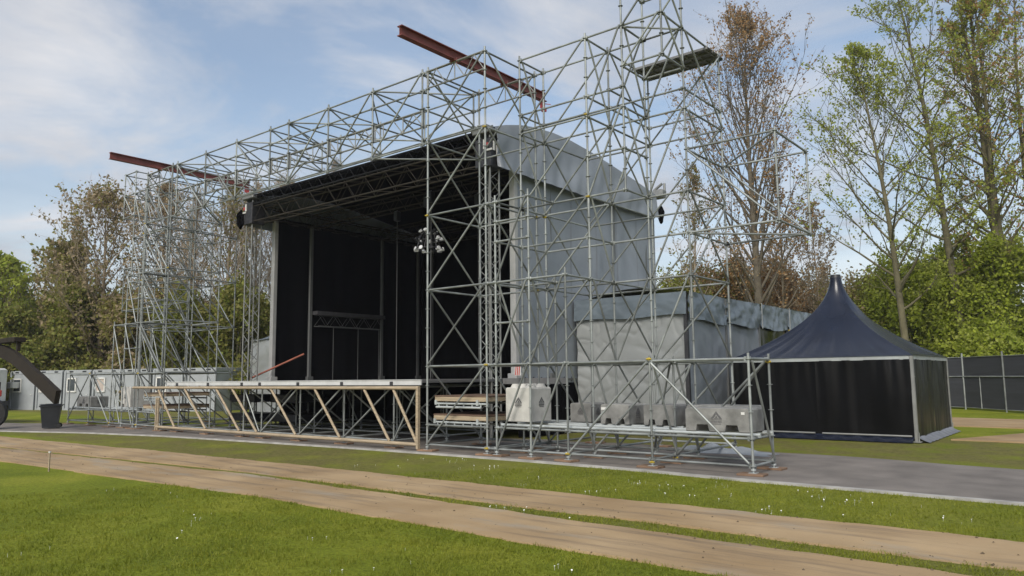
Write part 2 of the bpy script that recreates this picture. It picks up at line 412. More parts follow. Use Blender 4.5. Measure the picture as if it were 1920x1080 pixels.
# ------------------------------------------------------------------ scaffold
def project(p):
    d = Vector(p) - Vector(CAM_LOC); w = max(0.1, d.dot(fw))
    return 960 + FPX * d.dot(r2) / w, 540 - FPX * d.dot(u2) / w
R_T = 0.026
MIR = -31.25
class Scaffold:
    def __init__(self, root, mirror=False, zoff=0.0):
        self.root = root; self.mirror = mirror; self.items = []; self.posts = []
    def X(self, x): return MIR - x if self.mirror else x
    def P(self, p): return (self.X(p[0]), p[1], p[2])
    def post(self, x, y, z0, z1, pad=True):
        self.posts.append((x, y, z0, z1))
        X = self.X(x); mb = MB()
        foot = z0 <= 0.1
        b = 0.09 + 0.035
        mb.tube((X, y, (0.2 if foot else z0)), (X, y, z1), R_T, 8)
        z = 0.25 if foot else math.ceil((z0 - .25) / .5) * .5 + .25
        while z <= z1 + 1e-3:
            mb.tube((X, y, z - 0.006), (X, y, z + 0.006), 0.058, 8)
            z += 0.5
        z = 2.18
        while z < z1 - .3:
            if z > z0: mb.tube((X, y, z - 0.10), (X, y, z + 0.03), 0.030, 8)
            z += 2.0
        self.items.append(('standard', mb, GALV, (X, y, z0), (X, y, z1)))
        if foot:
            jb = MB()
            jb.tube((X, y, b), (X, y, 0.25), 0.019, 8); jb.tube((X, y, .17), (X, y, .20), 0.05, 8)
            jb.box((X, y, b + 0.004), (0.15, 0.15, 0.008))
            self.items.append(('base_jack', jb, GALV_PALE, (X, y, .1), (X, y, .3)))
            if pad:
                sb = MB(); sb.box((X + rng.uniform(-.06, .1), y + rng.uniform(-.06, .06), 0.105), (0.5, 0.30, 0.042), rng.uniform(-.15, .15), 0.006)
                self.items.append(('sole_board', sb, BOARD, (X - .25, y, .1), (X + .25, y, .1)))
    def ledger(self, p, q, r=R_T, m=None, name='ledger'):
        p, q = Vector(self.P(p)), Vector(self.P(q)); d = (q - p)
        if d.length < .02: return
        d.normalize(); mb = MB()
        a, b = p + d * 0.03, q - d * 0.03
        mb.tube(a, b, r, 8)
        for c, s in ((a, 1), (b, -1)):
            mb.box(tuple(c + d * (0.02 * s)), (0.05, 0.05, 0.085) if abs(d.z) < .5 else (.05, .05, .05), math.atan2(d.y, d.x))
        self.items.append((name, mb, m or GALV, p, q))
    def brace(self, p, q, off=None):
        p, q = Vector(self.P(p)), Vector(self.P(q)); d = (q - p)
        h = Vector((d.x, d.y, 0))
        if h.length < .01: return
        h.normalize(); n = Vector((h.y, -h.x, 0))
        if n.y > 0.3 or n.x < -0.5: n = -n
        n *= 0.05
        a, b = p + h * 0.06 + n, q - h * 0.06 + n
        mb = MB(); mb.tube(a, b, 0.0245, 8)
        for c in (a, b): mb.tube(c - n.normalized() * 0.05, c + n.normalized() * 0.012, 0.020, 6)
        self.items.append(('diagonal_brace', mb, GALV, p, q))
    def coupler(self, p):
        p = self.P(p); mb = MB()
        mb.box((p[0], p[1] - .02, p[2]), (0.062, 0.06, 0.06), 0.4, 0.012); mb.tube((p[0] - .05, p[1] - .05, p[2]), (p[0] + .06, p[1] - .03, p[2]), .018, 6)
        self.items.append(('coupler', mb, YEL, p, p))
    def spans(self, po, z): return po[2] - .06 <= z <= po[3] + .06
    def auto(self, levels, gap=2.35):
        rows, cols = {}, {}
        for po in self.posts:
            rows.setdefault(round(po[1], 2), []).append(po); cols.setdefault(round(po[0], 2), []).append(po)
        for z in levels:
            for y, L in rows.items():
                L2 = sorted([p for p in L if self.spans(p, z)])
                for a, b in zip(L2, L2[1:]):
                    if b[0] - a[0] <= gap: self.ledger((a[0], y, z), (b[0], y, z))
            for x, L in cols.items():
                L2 = sorted([p for p in L if self.spans(p, z)], key=lambda p: p[1])
                for a, b in zip(L2, L2[1:]):
                    if b[1] - a[1] <= gap: self.ledger((x, a[1], z), (x, b[1], z))
    def finish(self):
        groups = {}
        for it in self.items: groups.setdefault(it[0], []).append(it)
        for name, L in groups.items():
            def size(it):
                a, b = project(it[3]), project(it[4]); return -math.hypot(a[0] - b[0], a[1] - b[1])
            L.sort(key=size)
            for it in L[:98]: it[1].build(name, it[2], self.root)
            rest = L[98:]
            if rest:
                mb = MB()
                for it in rest: mb.add(it[1].v, it[1].f, True)
                tag(mb.build(name, rest[0][2], self.root), kind='stuff')

LV = [0.25, 2.25, 4.25, 6.25, 8.25, 10.25]
def tower(mirror):
    lab = ('nearer scaffold tower right of the stage, rising out of the picture' if not mirror else
           'farther galvanised scaffold tower left of the stage, in front of the grey site cabins')
    root = empty('scaffold_tower', lab, 'scaffold', 'scaffold towers flanking the stage')
    S = Scaffold(root, mirror)
    ch = 11.32 if mirror else 14.3
    P = S.post
    # front row
    P(0, 0, 0, 2.36); P(-2.1, 0, 0, 2.36); P(-4.18, 0, 0, 4.42); P(-5.22, 0, 0, 6.42); P(-6.25, 0, 0, 6.42)
    P(-6.55, 0, 0, 10.38); P(-8.6, 0, 0, 10.38)
    P(0, 1.05, 0, 2.36); P(-2.1, 1.05, 0, 2.36); P(-4.18, 1.05, 0, 10.38); P(-5.22, 1.05, 0, 4.4); P(-6.25, 1.05, 0, 10.38)
    P(-6.55, 2.1, 0, 10.38); P(-8.6, 2.1, 0, 10.38); P(-6.25, 2.1, 0, 10.38); P(-4.18, 2.1, 0, 10.38); P(-3.15, 2.1, 0, ch); P(-2.1, 2.1, 0, ch)
    P(-2.1, 4.2, 0, 10.38); P(-4.18, 4.2, 0, 10.38); P(-6.25, 4.2, 0, 8.4)
    n0 = list(S.posts)
    S.auto(LV)
    P(-3.15, 1.05, 6.2, ch); P(-2.1, 1.05, 9.2, ch)
    for z in (6.25,):
        S.ledger((-4.18, 1.05, z), (-3.15, 1.05, z)); S.ledger((-3.15, 1.05, z), (-3.15, 2.1, z))
    for z in (7.25, 8.25):
        S.ledger((-4.18, 1.05, z), (-3.15, 1.05, z)); S.ledger((-3.15, 1.05, z), (-3.15, 2.1, z))
    tops = [9.25, 10.25, 11.25] + ([] if mirror else [12.25, 13.25])
    for z in tops:
        c = [(-3.15, 1.05), (-2.1, 1.05), (-2.1, 2.1), (-3.15, 2.1)]
        for a, b in zip(c, c[1:] + c[:1]): S.ledger((*a, z), (*b, z))
    S.ledger((-4.18, 1.05, 10.25), (-3.15, 1.05, 10.25)); S.ledger((-4.18, 1.05, 8.75), (-3.15, 1.05, 8.75))
    S.ledger((-6.25, 1.05, 8.75), (-4.18, 1.05, 8.75)); S.ledger((-6.25, 1.05, 8.32), (-4.18, 1.05, 8.32))
    S.ledger((-6.25, 2.1, 8.75), (-4.18, 2.1, 8.75)); S.ledger((-4.18, 2.1, 8.75), (-3.15, 2.1, 8.75)); S.ledger((-3.15, 2.1, 8.75), (-2.1, 2.1, 8.75))
    S.ledger((-2.1, 2.1, 8.75), (-2.1, 4.2, 8.75)); S.ledger((-4.18, 4.2, 8.75), (-2.1, 4.2, 8.75)); S.ledger((-4.18, 2.1, 8.75), (-4.18, 4.2, 8.75))
    S.ledger((-4.18, 1.05, 8.75), (-4.18, 2.1, 8.75)); S.ledger((-6.25, 1.05, 8.75), (-6.25, 2.1, 8.75)); S.ledger((-4.18, 2.1, 9.25), (-4.18, 4.2, 9.25))
    # low ballast shelf
    for y in (0, 1.05):
        for a, b in ((0, -2.1), (-2.1, -4.18), (-4.18, -5.22), (-5.22, -6.25), (-6.55, -8.6)): S.ledger((b, y, .75), (a, y, .75))
    for x in (0, -2.1, -4.18, -5.22, -6.25): S.ledger((x, 0, .75), (x, 1.05, .75))
    for y in (0.2, 0.85):
        S.ledger((-6.3, y, 0.81), (0.12, y, 0.81), 0.035, GALV_PALE, 'shelf_beam')
    for y in (1.3, 2.0):
        S.ledger((-6.3, y, 0.81), (-2.0, y, 0.81), 0.035, GALV_PALE, 'shelf_beam')
    # intermediate rails
    S.ledger((-6.25, 0, 5.25), (-5.22, 0, 5.25)); S.ledger((-6.25, 0, 5.75), (-5.22, 0, 5.75)); S.ledger((-6.25, 0, 3.25), (-5.22, 0, 3.25))
    S.ledger((-6.25, 0, 6.25), (-6.25, 1.05, 6.25)); S.ledger((-5.22, 0, 6.25), (-5.22, 1.05, 6.25)); S.ledger((-6.25, 1.05, 6.25), (-5.22, 1.05, 6.25))
    S.ledger((-6.25, 0, 5.25), (-6.25, 1.05, 5.25)); S.ledger((-6.25, 1.05, 5.25), (-4.18, 1.05, 5.25)); S.ledger((-4.18, 2.1, 5.25), (-2.1, 2.1, 5.25))
    S.ledger((-6.25, 1.05, 5.25), (-6.25, 2.1, 5.25)); S.ledger((-6.25, 2.1, 5.25), (-4.18, 2.1, 5.25)); S.ledger((-4.18, 1.05, 5.25), (-4.18, 2.1, 5.25))
    # side wing
    for y in (2.1, 4.2): P(0, y, 5.18, 7.33, False)
    for z in (5.25, 7.25):
        S.ledger((-2.1, 2.1, z), (0, 2.1, z)); S.ledger((-2.1, 4.2, z), (0, 4.2, z)); S.ledger((0, 2.1, z), (0, 4.2, z)); S.ledger((-2.1, 2.1, z), (-2.1, 4.2, z))
    S.brace((-2.1, 2.1, 7.2), (0, 2.1, 5.3)); S.brace((-2.1, 4.2, 7.2), (0, 4.2, 5.3)); S.ledger((-2.1, 4.2, 5.25), (0, 4.2, 5.25))
    S.brace((-2.1, 4.2, 7.28), (0, 2.1, 7.28)); S.brace((-2.1, 2.1, 5.22), (0, 4.2, 5.22))
    # braces across the faces
    def up(x0, x1, y, zs):
        for z in zs: S.brace((x0, y, z + .04), (x1, y, z + 1.96))
    def dep(x, y0, y1, zs):
        for z in zs: S.brace((x, y0, z + 1.96), (x, y1, z + .04))
    z5 = [.25, 2.25, 4.25, 6.25, 8.25]
    up(-8.6, -6.55, 0, [.25, 2.25, 4.25, 6.25, 8.25]); up(-6.25, -5.22, 0, [.25, 2.25, 4.25]); up(-5.22, -4.18, 0, [.25, 2.25]); up(-4.18, -2.1, 0, [.25])
    S.brace((-2.1, 0, 2.2), (0, 0, .3)); S.brace((-2.1, 1.05, .3), (0, 1.05, 2.2)); S.brace((-3.15, 2.1, .3), (-2.1, 2.1, 2.2)); S.brace((-2.1, 1.05, 2.2), (-3.15, 2.1, .3)); S.brace((0, 1.05, 2.2), (-2.1, 2.1, .3))
    S.brace((0, 0, 2.2), (0, 1.05, .3)); up(-2.1, 0, 1.05, [.25]); up(-4.18, -2.1, 1.05, [.25]); up(-6.25, -4.18, 1.05, [2.25, 4.25, 6.25]); S.brace((-6.25, 1.05, 8.3), (-4.18, 1.05, 10.2))
    up(-8.6, -6.55, 2.1, [6.25, 8.25]); up(-6.25, -4.18, 2.1, z5); up(-4.18, -3.15, 2.1, [2.25, 6.25, 8.25]); up(-3.15, -2.1, 2.1, z5)
    up(-4.18, -3.15, 1.05, [6.25, 8.25]); up(-4.18, -2.1, 4.2, z5)
    dep(-8.6, 0, 2.1, z5); dep(-6.55, 0, 2.1, z5); dep(-6.25, 1.05, 2.1, z5); dep(-4.18, 1.05, 2.1, z5); dep(-4.18, 2.1, 4.2, z5); dep(-2.1, 2.1, 4.2, z5)
    dep(-6.25, 2.1, 4.2, [.25, 2.25, 4.25, 6.25]); up(-6.25, -4.18, 4.2, [.25, 2.25, 4.25, 6.25]); dep(-3.15, 1.05, 2.1, [6.25, 8.25]); up(-4.18, -2.1, 2.1, [.25])
    S.brace((-2.1, 2.1, 8.3), (-2.1, 4.2, 10.2)); S.brace((-2.1, 2.1, 4.3), (-2.1, 4.2, 6.2)); S.brace((-4.18, 0, 2.2), (-4.18, 1.05, .3)); S.brace((-2.1, 0, 2.2), (-2.1, 1.05, .3)); S.brace((-5.22, 0, 4.2), (-5.22, 1.05, 2.3))
    S.brace((-6.25, 0, 4.2), (-6.25, 1.05, 2.3)); S.brace((-2.1, 1.05, 2.2), (-2.1, 2.1, .3))
    for z in tops[:-1]:
        S.brace((-3.15, 1.05, z), (-2.1, 1.05, z + 1)); S.brace((-3.15, 2.1, z), (-2.1, 2.1, z + 1)); S.brace((-2.1, 1.05, z + 1), (-2.1, 2.1, z))
    S.brace((-2.1, 2.1, 10.2), (-3.15, 1.05, 10.2))
    # aluminium lattice girders carrying the red beam
    for y in (0, 2.1):
        mb = MB(); zt, zb = 10.25, 9.77
        a, b = S.X(-8.6), S.X(-6.55)
        for z in (zt, zb): mb.tube((a, y - .03, z), (b, y - .03, z), .024, 8)
        n = 6
        for i in range(n):
            x0, x1 = a + (b - a) * i / n, a + (b - a) * (i + 1) / n
            if i % 2 == 0: mb.tube((x0, y - .03, zb), (x1, y - .03, zt), .015, 6)
            else: mb.tube((x0, y - .03, zt), (x1, y - .03, zb), .015, 6)
            if i in (0, 3): mb.tube((x0, y - .03, zb), (x0, y - .03, zt), .015, 6)
        S.items.append(('lattice_girder', mb, ALU, (a, y, zt), (b, y, zb)))
    for c in ((-6.55, 0, 2.25), (-6.55, 0, .25), (-8.6, 0, 6.25), (-6.55, 0, 8.25), (-2.1, 0, 2.29), (-4.18, 0, .25), (-2.1, 0, .2), (-6.55, 2.1, 4.25), (-6.55, 2.1, 6.25),
              (-4.18, 1.05, 6.25), (-6.25, 2.1, 6.2), (-4.18, 1.05, 8.3), (0, 1.05, 2.2), (-2.1, 1.05, .2)):
        S.coupler(c)
    if not mirror:
        mb = MB()
        for i in range(3):
            y = 3.55 + i * 0.33
            mb.box((-3.13, y, 10.22), (2.2, 0.30, 0.012))
            for e in (-.145, .145): mb.box((-3.13, y + e, 10.195), (2.2, .012, .06))
            for k in range(8): mb.box((-4.1 + k * .28, y, 10.19), (.03, .27, .03))
        S.items.append(('scaffold_deck', mb, mat('deck_plank_steel', (0.2, 0.2, 0.2), .6, .3, .2, 3), (-4.2, 3.9, 10.2), (-2.1, 3.9, 10.2)))
    S.finish()
tower(False)
tower(True)

# bridge truss over the stage mouth
root = empty('scaffold_bridge', 'long box truss of scaffold tubes spanning high across the stage mouth between the towers', 'scaffold')
S = Scaffold(root)
BX = [-8.82, -10.88, -12.95, -15.02, -16.06, -18.13, -20.2, -22.28]
for x in BX:
    S.post(x, 0, 8.2, 10.38); S.post(x, 2.1, 9.2, 10.38)
for z in (8.25, 9.25, 9.75, 10.25): S.auto([z]) if z != 9.25 else None
for a, b in zip(BX, BX[1:]): S.ledger((b, 2.1, 9.25), (a, 2.1, 9.25))
for x in BX: S.ledger((x, 0, 9.25), (x, 2.1, 9.25))
for z in (8.25, 9.75, 10.25): S.ledger((-8.82, 0, z), (-8.6, 0, z)); S.ledger((-22.28, 0, z), (-22.65, 0, z))
for z in (9.25, 9.75, 10.25): S.ledger((-8.82, 2.1, z), (-8.6, 2.1, z)); S.ledger((-22.28, 2.1, z), (-22.65, 2.1, z))
for a, b in zip(BX, BX[1:]):
    right = a > -15.5
    if abs(a - b) < 1.2: continue
    if right: S.brace((b, 0, 8.3), (a, 0, 10.2)); S.brace((b, 2.1, 9.3), (a, 2.1, 10.2))
    else: S.brace((a, 0, 8.3), (b, 0, 10.2)); S.brace((a, 2.1, 9.3), (b, 2.1, 10.2))
for i, (a, b) in enumerate(zip(BX, BX[1:])):
    if i % 2: S.brace((a, 0, 10.25), (b, 2.1, 10.25))
    else: S.brace((b, 0, 10.25), (a, 2.1, 10.25))
    if i % 2: S.brace((b, 0, 9.28), (a, 2.1, 9.28))
for x in BX: S.brace((x, 0, 10.2), (x, 2.1, 9.3))
for a, b in zip(BX, BX[1:]):
    mb = MB(); zt, zb = 9.22, 8.75; L_ = a - b; n = max(3, round(L_ / .42))
    for z in (zt, zb): mb.tube((a, .05, z), (b, .05, z), .026, 8)
    for k in range(n):
        x0, x1 = a + (b - a) * k / n, a + (b - a) * (k + 1) / n
        if k % 2 == 0: mb.tube((x0, .05, zb), (x1, .05, zt), .016, 6)
        else: mb.tube((x0, .05, zt), (x1, .05, zb), .016, 6)
        if k % 2 == 0: mb.tube((x0, .05, zb), (x0, .05, zt), .016, 6)
    for e in (a - .06, b + .06): mb.tube((e, .05, zb), (e, .05, zt), .018, 6)
    S.items.append(('lattice_girder', mb, ALU, (a, 0, zt), (b, 0, zb)))
    mid = (a + b) / 2
    if L_ > 1.5 and a < -11: S.brace((b, 0, 8.27), (mid, 0, 8.75))
S.ledger((-10.88, 0, 8.25), (-8.6, 2.1, 8.25)); S.ledger((-20.2, 0, 8.25), (-22.65, 2.1, 8.25))
S.finish()

# red steel beams on the lattice girders
def ibeam(x, y0, y1, label):
    mb = MB(); z = 10.285; h = .26; w = .17; t = .022
    o = [(-w / 2, 0), (w / 2, 0), (w / 2, t), (.008, t), (.008, h - t), (w / 2, h - t), (w / 2, h), (-w / 2, h), (-w / 2, h - t), (-.008, h - t), (-.008, t), (-w / 2, t)]
    mb.prism([(x + a, z + b) for a, b in o], 'y', y0, y1)
    ob = tag(fix_normals(mb.build('steel_beam', REDB)), label, 'steel beam', 'red steel beams on top of the scaffold')
    for yy in (0.0, 2.1):
        c = MB(); c.box((x, yy - .03, z - .02), (.22, .14, .03)); c.tube((x - .1, yy - .03, z - .1), (x - .1, yy - .03, z + .06), .012, 6); c.tube((x + .1, yy - .03, z - .1), (x + .1, yy - .03, z + .06), .012, 6)
        c.build('clamp', REDB, ob)
    e = MB(); e.box((x, y1 - .12, z - .12), (.03, .22, .24)); e.box((x, y1 - .05, z - .26), (.12, .12, .10)); e.tube((x, y1, z - .05), (x + .18, y1 + .05, z - .1), .012, 6)
    e.build('end_plate', REDS, ob)
ibeam(-7.6, -1.97, 4.0, 'red steel beam jutting out over the right scaffold tower')
ibeam(-23.6, -1.97, 3.9, 'red steel beam jutting out over the left scaffold tower')

# ------------------------------------------------------------------ stage platform
st = empty('stage_platform', 'raised stage deck with white edge, carried on scaffold legs behind a timber rail frame', 'stage')
mb = MB(); mb.box((-15.63, 7.0, 1.855), (13.4, 13.8, 0.07)); mb.build('deck', mat('deck_grey', (.10, .10, .10), .6, 0, .2, 3), st)
mb = MB(); mb.box((-15.63, 0.02, 1.835), (13.58, 0.05, 0.15), 0, .006)
mb.box((-15.63, -0.012, 1.90), (13.58, 0.02, 0.015)); mb.build('fascia', FASC, st)
PX = [-21.62, -19.46, -17.32, -16.27, -14.21, -12.1, -9.98]
for x in PX:
    mb = MB(); mb.box((x + .02, -0.02, 1.80), (0.09, 0.05, 0.12)); mb.tube((x, -.04, 1.70), (x, -.04, 1.84), .02, 6); mb.build('bracket', mat('dark_steel', (.06, .06, .065), .5, .5, .2, 5), st)
S = Scaffold(st)
for y in (0.1, 2.15, 4.2, 6.25):
    for x in PX: S.post(x, y, 0, 1.78, y == 0.1)
S.auto([0.28, 1.7])
for i, x in enumerate(PX[:-1]):
    x1 = PX[i + 1]
    if i >= 3: S.brace((x, .1, .3), (x1, .1, 1.7))
    else: S.brace((x, .1, 1.7), (x1, .1, .3))
    S.brace((x, 2.15, .3), (x1, 2.15, 1.7)) if i % 2 else S.brace((x, 4.2, 1.7), (x1, 4.2, .3))
for x in PX: S.brace((x, .1, 1.7), (x, 2.15, .3))
S.brace((-9.98, .1, .3), (-8.95, .1, 1.7))
S.finish()
def timber(name, p, q, r=.045):
    mb = MB(); mb.tube(p, q, r, 8); return mb.build(name, TIMB, st)
ty = -0.09
xs_t = [-24.9, -20.9, -16.9, -12.9, -8.85]
for a, b in zip(xs_t, xs_t[1:]): timber('timber_rail', (a, ty, 1.69), (b - .004, ty, 1.69), .048)
xs_b = [-22.9, -18.9, -14.9, -11.9, -8.85]
for a, b in zip(xs_b, xs_b[1:]): timber('timber_rail', (a, ty, .235), (b - .004, ty, .235), .05)
for (a, b) in (((-22.85, 1.6), (-21.55, .27)), ((-20.9, 1.64), (-19.39, .28)), ((-18.75, 1.64), (-17.26, .28)), ((-17.75, 1.64), (-16.25, .28)), ((-15.5, 1.64), (-14.16, .28)),
               ((-13.24, 1.64), (-12.05, .28)), ((-11.0, 1.64), (-9.95, .28)), ((-9.8, 1.64), (-8.9, .28))):
    timber('timber_brace', (a[0], ty + .005, a[1]), (b[0], ty + .005, b[1]), .04)
for x in (-8.82,):
    mb = MB(); mb.box((x, ty - .03, .93), (.075, .10, 1.62), 0, .01); mb.box((x - .09, ty + .03, 1.0), (.07, .07, 1.38), 0, .01); mb.build('timber_post', TIMB, st)
for x in (-22.95, -22.8):
    mb = MB(); mb.box((x, ty, .72), (.07, .07, 1.2), 0, .01); mb.build('timber_post', TIMB, st)
# side rail of the deck, right of the opening
mb = MB(); mb.box((-7.7, 3.4, 1.83), (2.3, 0.06, 0.17)); mb.build('side_fascia', mat('deck_edge_grey', (.17, .17, .17), .6, .3, .15, 3), st)
mb = MB(); mb.box((-14.9, 6.6, 0.95), (11.8, .02, 1.62)); mb.box((-20.75, 5.2, .95), (.02, 2.8, 1.62)); mb.build('understage_drape', BLACKC, st)

# ------------------------------------------------------------------ stage house (arched roof, black lining, side tarps)
sh = empty('stage_house', 'grey arched stage roof with black drapes inside and grey tarpaulin side walls', 'stage')
XL, XR = -22.35, -8.85
XC = (XL + XR) / 2
PROF = [(3.05, 9.55), (3.6, 9.74), (4.3, 9.92), (5.1, 10.05), (6.2, 10.12), (7.2, 10.10), (8.5, 9.98), (10.0, 9.78), (11.7, 9.54), (13.3, 9.28)]
def prof(t):
    s = t * (len(PROF) - 1); i = min(int(s), len(PROF) - 2); f = s - i
    return PROF[i][0] + f * (PROF[i + 1][0] - PROF[i][0]), PROF[i][1] + f * (PROF[i + 1][1] - PROF[i][1])
mb = MB()
def roof_fn(u, v):
    y, z = prof(v); x = XL + (XR - XL) * u
    return (x, y, z - 0.05 * abs(math.sin(u * math.pi * 6)) * (0.3 + v * .3))
mb.grid(roof_fn, 60, 27); mb.build('roof_canopy', TARP, sh)
mb = MB(); mb.grid(lambda u, v: (XL + .05 + (XR - XL - .1) * u, prof(v)[0], prof(v)[1] - .12), 12, 27); mb.build('roof_lining', BLACKC, sh)
def hem(y): return 8.22 + 0.012 * (y - 8) ** 2 * 0.3
def gable(xs, sgn):
    mb = MB()
    def fn(u, v):
        y, zt = prof(u)
        y2 = y + (0.42 if u == 0 else 0) * v
        zb = hem(y)
        z = zt + (zb - zt) * v
        # sagging folds under the roof edge
        w = 0.05 * math.sin(y * 2.2 + v * 4) * v * (1 - v) * 3 + 0.08 * math.sin((y * .7 + v * 3.2)) * max(0, v - .35) + .02 * math.sin(y * 9 + 6 * v) * v
        return (xs + sgn * (0.03 + w + .10 * v), y2, z)
    mb.grid(fn, 90, 24); o = mb.build('gable_tarp', TARP, sh)
gable(XR, 1); gable(XL, -1)
def wall(xs, sgn, name, ztop, m):
    mb = MB()
    def fn(u, v):
        y = 4.35 + u * 8.95
        z = 1.75 + (ztop - 1.75) * v
        f = math.sin(y * 5.3 + 2.2 * math.sin(y * 1.3)) * .012 + .05 * math.sin(y * 1.9 - v * 4.5) * v * (1.1 - v) + .04 * math.sin(y * 2.1 + v * 2) * (1 - v) + .07 * math.sin(y * 1.1 + v * 5) * v * (1 - v) * 2
        return (xs + sgn * f, y, z)
    mb.grid(fn, 160, 20); mb.build(name, m, sh)
wall(-9.0, 1, 'side_wall', 8.45, TARP_W)
wall(-22.25, -1, 'side_wall', 8.45, TARP_W)
def wall_seams(xs, sgn):
    m = mat('tarp_seam', (.20, .215, .235), .45, 0, .1, 2)
    for y in (5.85, 7.35, 8.85, 10.35, 11.85):
        mb = MB()
        def fn(u, v):
            yy = y + .035 * (u - .5) * 2; z = 1.78 + 6.6 * v
            f = math.sin(yy * 5.3 + 2.2 * math.sin(yy * 1.3)) * .012 + .05 * math.sin(yy * 1.9 - v * 4.5) * v * (1.1 - v) + .04 * math.sin(yy * 2.1 + v * 2) * (1 - v) + .07 * math.sin(yy * 1.1 + v * 5) * v * (1 - v) * 2
            return (xs + sgn * (f + .006), yy, z)
        mb.grid(fn, 2, 30); mb.build('seam', m, sh)
    for y in np.arange(4.6, 13.0, .42):
        mb = MB(); mb.box((xs + sgn * .045, float(y), 1.86), (.012, .035, .16)); mb.build('tie_strap', BLACKP, sh)
wall_seams(-9.0, 1)
def drape(fn, nu, nv):
    mb = MB(); mb.grid(fn, nu, nv); mb.build('black_drape', BLACKC, sh)
drape(lambda u, v: (-22.12 + .03 * math.sin(u * 50), 4.4 + u * 8.8, 1.9 + v * 6.9), 60, 4)
drape(lambda u, v: (-9.12 + .03 * math.sin(u * 50), 4.4 + u * 8.8, 1.9 + v * 6.9), 60, 4)
drape(lambda u, v: (-9.02 + .03 * math.sin(u * 60), 4.3 + u * 9.0, .1 + v * 1.7), 60, 2)
drape(lambda u, v: (-22.1 + 12.95 * u, 12.9 + .05 * math.sin(u * 70), 1.9 + v * 7.2), 120, 4)
mb = MB(); mb.box((XC, 13.35, 5.5), (13.2, .04, 7.8)); mb.build('back_wall', TARP_W, sh)
# columns
for x in (-22.12, -9.1):
    for y in (4.28, 6.1, 10.2, 12.6):
        mb = MB(); w = .22 if y < 5 else .2
        mb.box((x, y, 5.3), (w, w * .8, 6.8), 0, .015)
        mb.box((x, y, 1.98), (w * 1.6, w * 1.5, .16), 0, .01)
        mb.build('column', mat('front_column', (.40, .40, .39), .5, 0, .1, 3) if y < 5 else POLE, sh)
# header truss and black opening in the left drape
def truss(p, q, h=.5, w=.4, m=ALU_SHADE, name='roof_truss', r=.028, n=None, parent=None):
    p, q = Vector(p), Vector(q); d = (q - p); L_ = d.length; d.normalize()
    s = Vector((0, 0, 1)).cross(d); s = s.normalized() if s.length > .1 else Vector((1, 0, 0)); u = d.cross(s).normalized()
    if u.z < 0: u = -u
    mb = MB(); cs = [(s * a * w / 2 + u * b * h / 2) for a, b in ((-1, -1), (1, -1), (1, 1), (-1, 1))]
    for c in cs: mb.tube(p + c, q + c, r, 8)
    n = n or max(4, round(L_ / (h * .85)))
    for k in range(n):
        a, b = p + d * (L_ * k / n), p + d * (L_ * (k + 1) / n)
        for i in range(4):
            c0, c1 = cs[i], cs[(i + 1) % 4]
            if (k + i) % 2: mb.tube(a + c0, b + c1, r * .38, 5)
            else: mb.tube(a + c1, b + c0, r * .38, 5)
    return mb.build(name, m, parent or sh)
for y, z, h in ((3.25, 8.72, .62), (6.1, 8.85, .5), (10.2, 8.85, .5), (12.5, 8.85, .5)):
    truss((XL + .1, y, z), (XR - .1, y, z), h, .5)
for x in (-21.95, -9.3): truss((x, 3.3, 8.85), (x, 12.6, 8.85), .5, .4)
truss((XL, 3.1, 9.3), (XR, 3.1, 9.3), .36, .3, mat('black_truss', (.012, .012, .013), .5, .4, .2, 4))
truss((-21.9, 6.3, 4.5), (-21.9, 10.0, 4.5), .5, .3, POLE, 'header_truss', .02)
mb = MB(); mb.box((-21.87, 8.15, 4.83), (.35, 3.9, .16)); mb.build('header_cloth', mat('dark_grey_cloth', (.05, .05, .055), .8, 0, .2, 4), sh)
for y in (7.2, 8.6, 9.85):
    mb = MB(); mb.tube((-21.85, y, 1.9), (-21.85, y, 4.25), .012, 6); mb.build('hanging_cable', POLE, sh)
# front valance
mb = MB(); mb.grid(lambda u, v: (XL + (XR - XL) * u, 3.06, 9.50 - v * (.10 + .04 * math.sin(u * 40))), 80, 2); mb.build('valance', BLACKC, sh)
# lattice masts
for x in (-22.03, -9.17):
    mb = MB(); w = .42
    for a, b in ((-1, -1), (1, -1), (1, 1), (-1, 1)): mb.tube((x + a * w / 2, 3.2 + b * w / 2, 0.1), (x + a * w / 2, 3.2 + b * w / 2, 9.3), .03, 8)
    n = 26
    for k in range(n):
        z0, z1 = .3 + 9.0 * k / n, .3 + 9.0 * (k + 1) / n
        c = [(-1, -1), (1, -1), (1, 1), (-1, 1)]
        for i in range(4):
            a, b = c[i], c[(i + 1) % 4]
            if k % 2: a, b = b, a
            mb.tube((x + a[0] * w / 2, 3.2 + a[1] * w / 2, z0), (x + b[0] * w / 2, 3.2 + b[1] * w / 2, z1), .014, 5)
    mast = mb.build('lattice_mast', ALU, sh)
    mb = MB(); mb.box((x, 3.2, 9.42), (.8, .7, .12), 0, .02); mb.box((x - .1, 3.2, 9.58), (.4, .5, .2), 0, .03); mb.tube((x - .45, 2.9, 9.5), (x + .4, 2.9, 9.5), .05, 8)
    mb.build('mast_head', ALU, mast)
    mb = MB(); mb.box((x, 3.2, 8.75), (.62, .62, .9), 0, .02); mb.build('sleeve_block', mat('sleeve_dark', (.05, .05, .055), .5, .4, .4, 9), mast)
    sg = 1 if x > XC else -1
    mb = MB()
    for k in range(3): mb.box((x + sg * .33, 3.05 + .15 * k, 8.95 - .1 * k), (.03, .10, .30), 0, .01)
    mb.box((x + sg * .1, 2.87, 9.0), (.10, .03, .30)); mb.box((x + sg * .25, 2.87, 8.8), (.3, .03, .06))
    mb.build('sleeve_plate', WHITEP, mast)
    mb = MB(); mb.box((x + sg * .2, 2.86, 8.97), (.12, .03, .12)); mb.build('red_plate', REDS, mast)
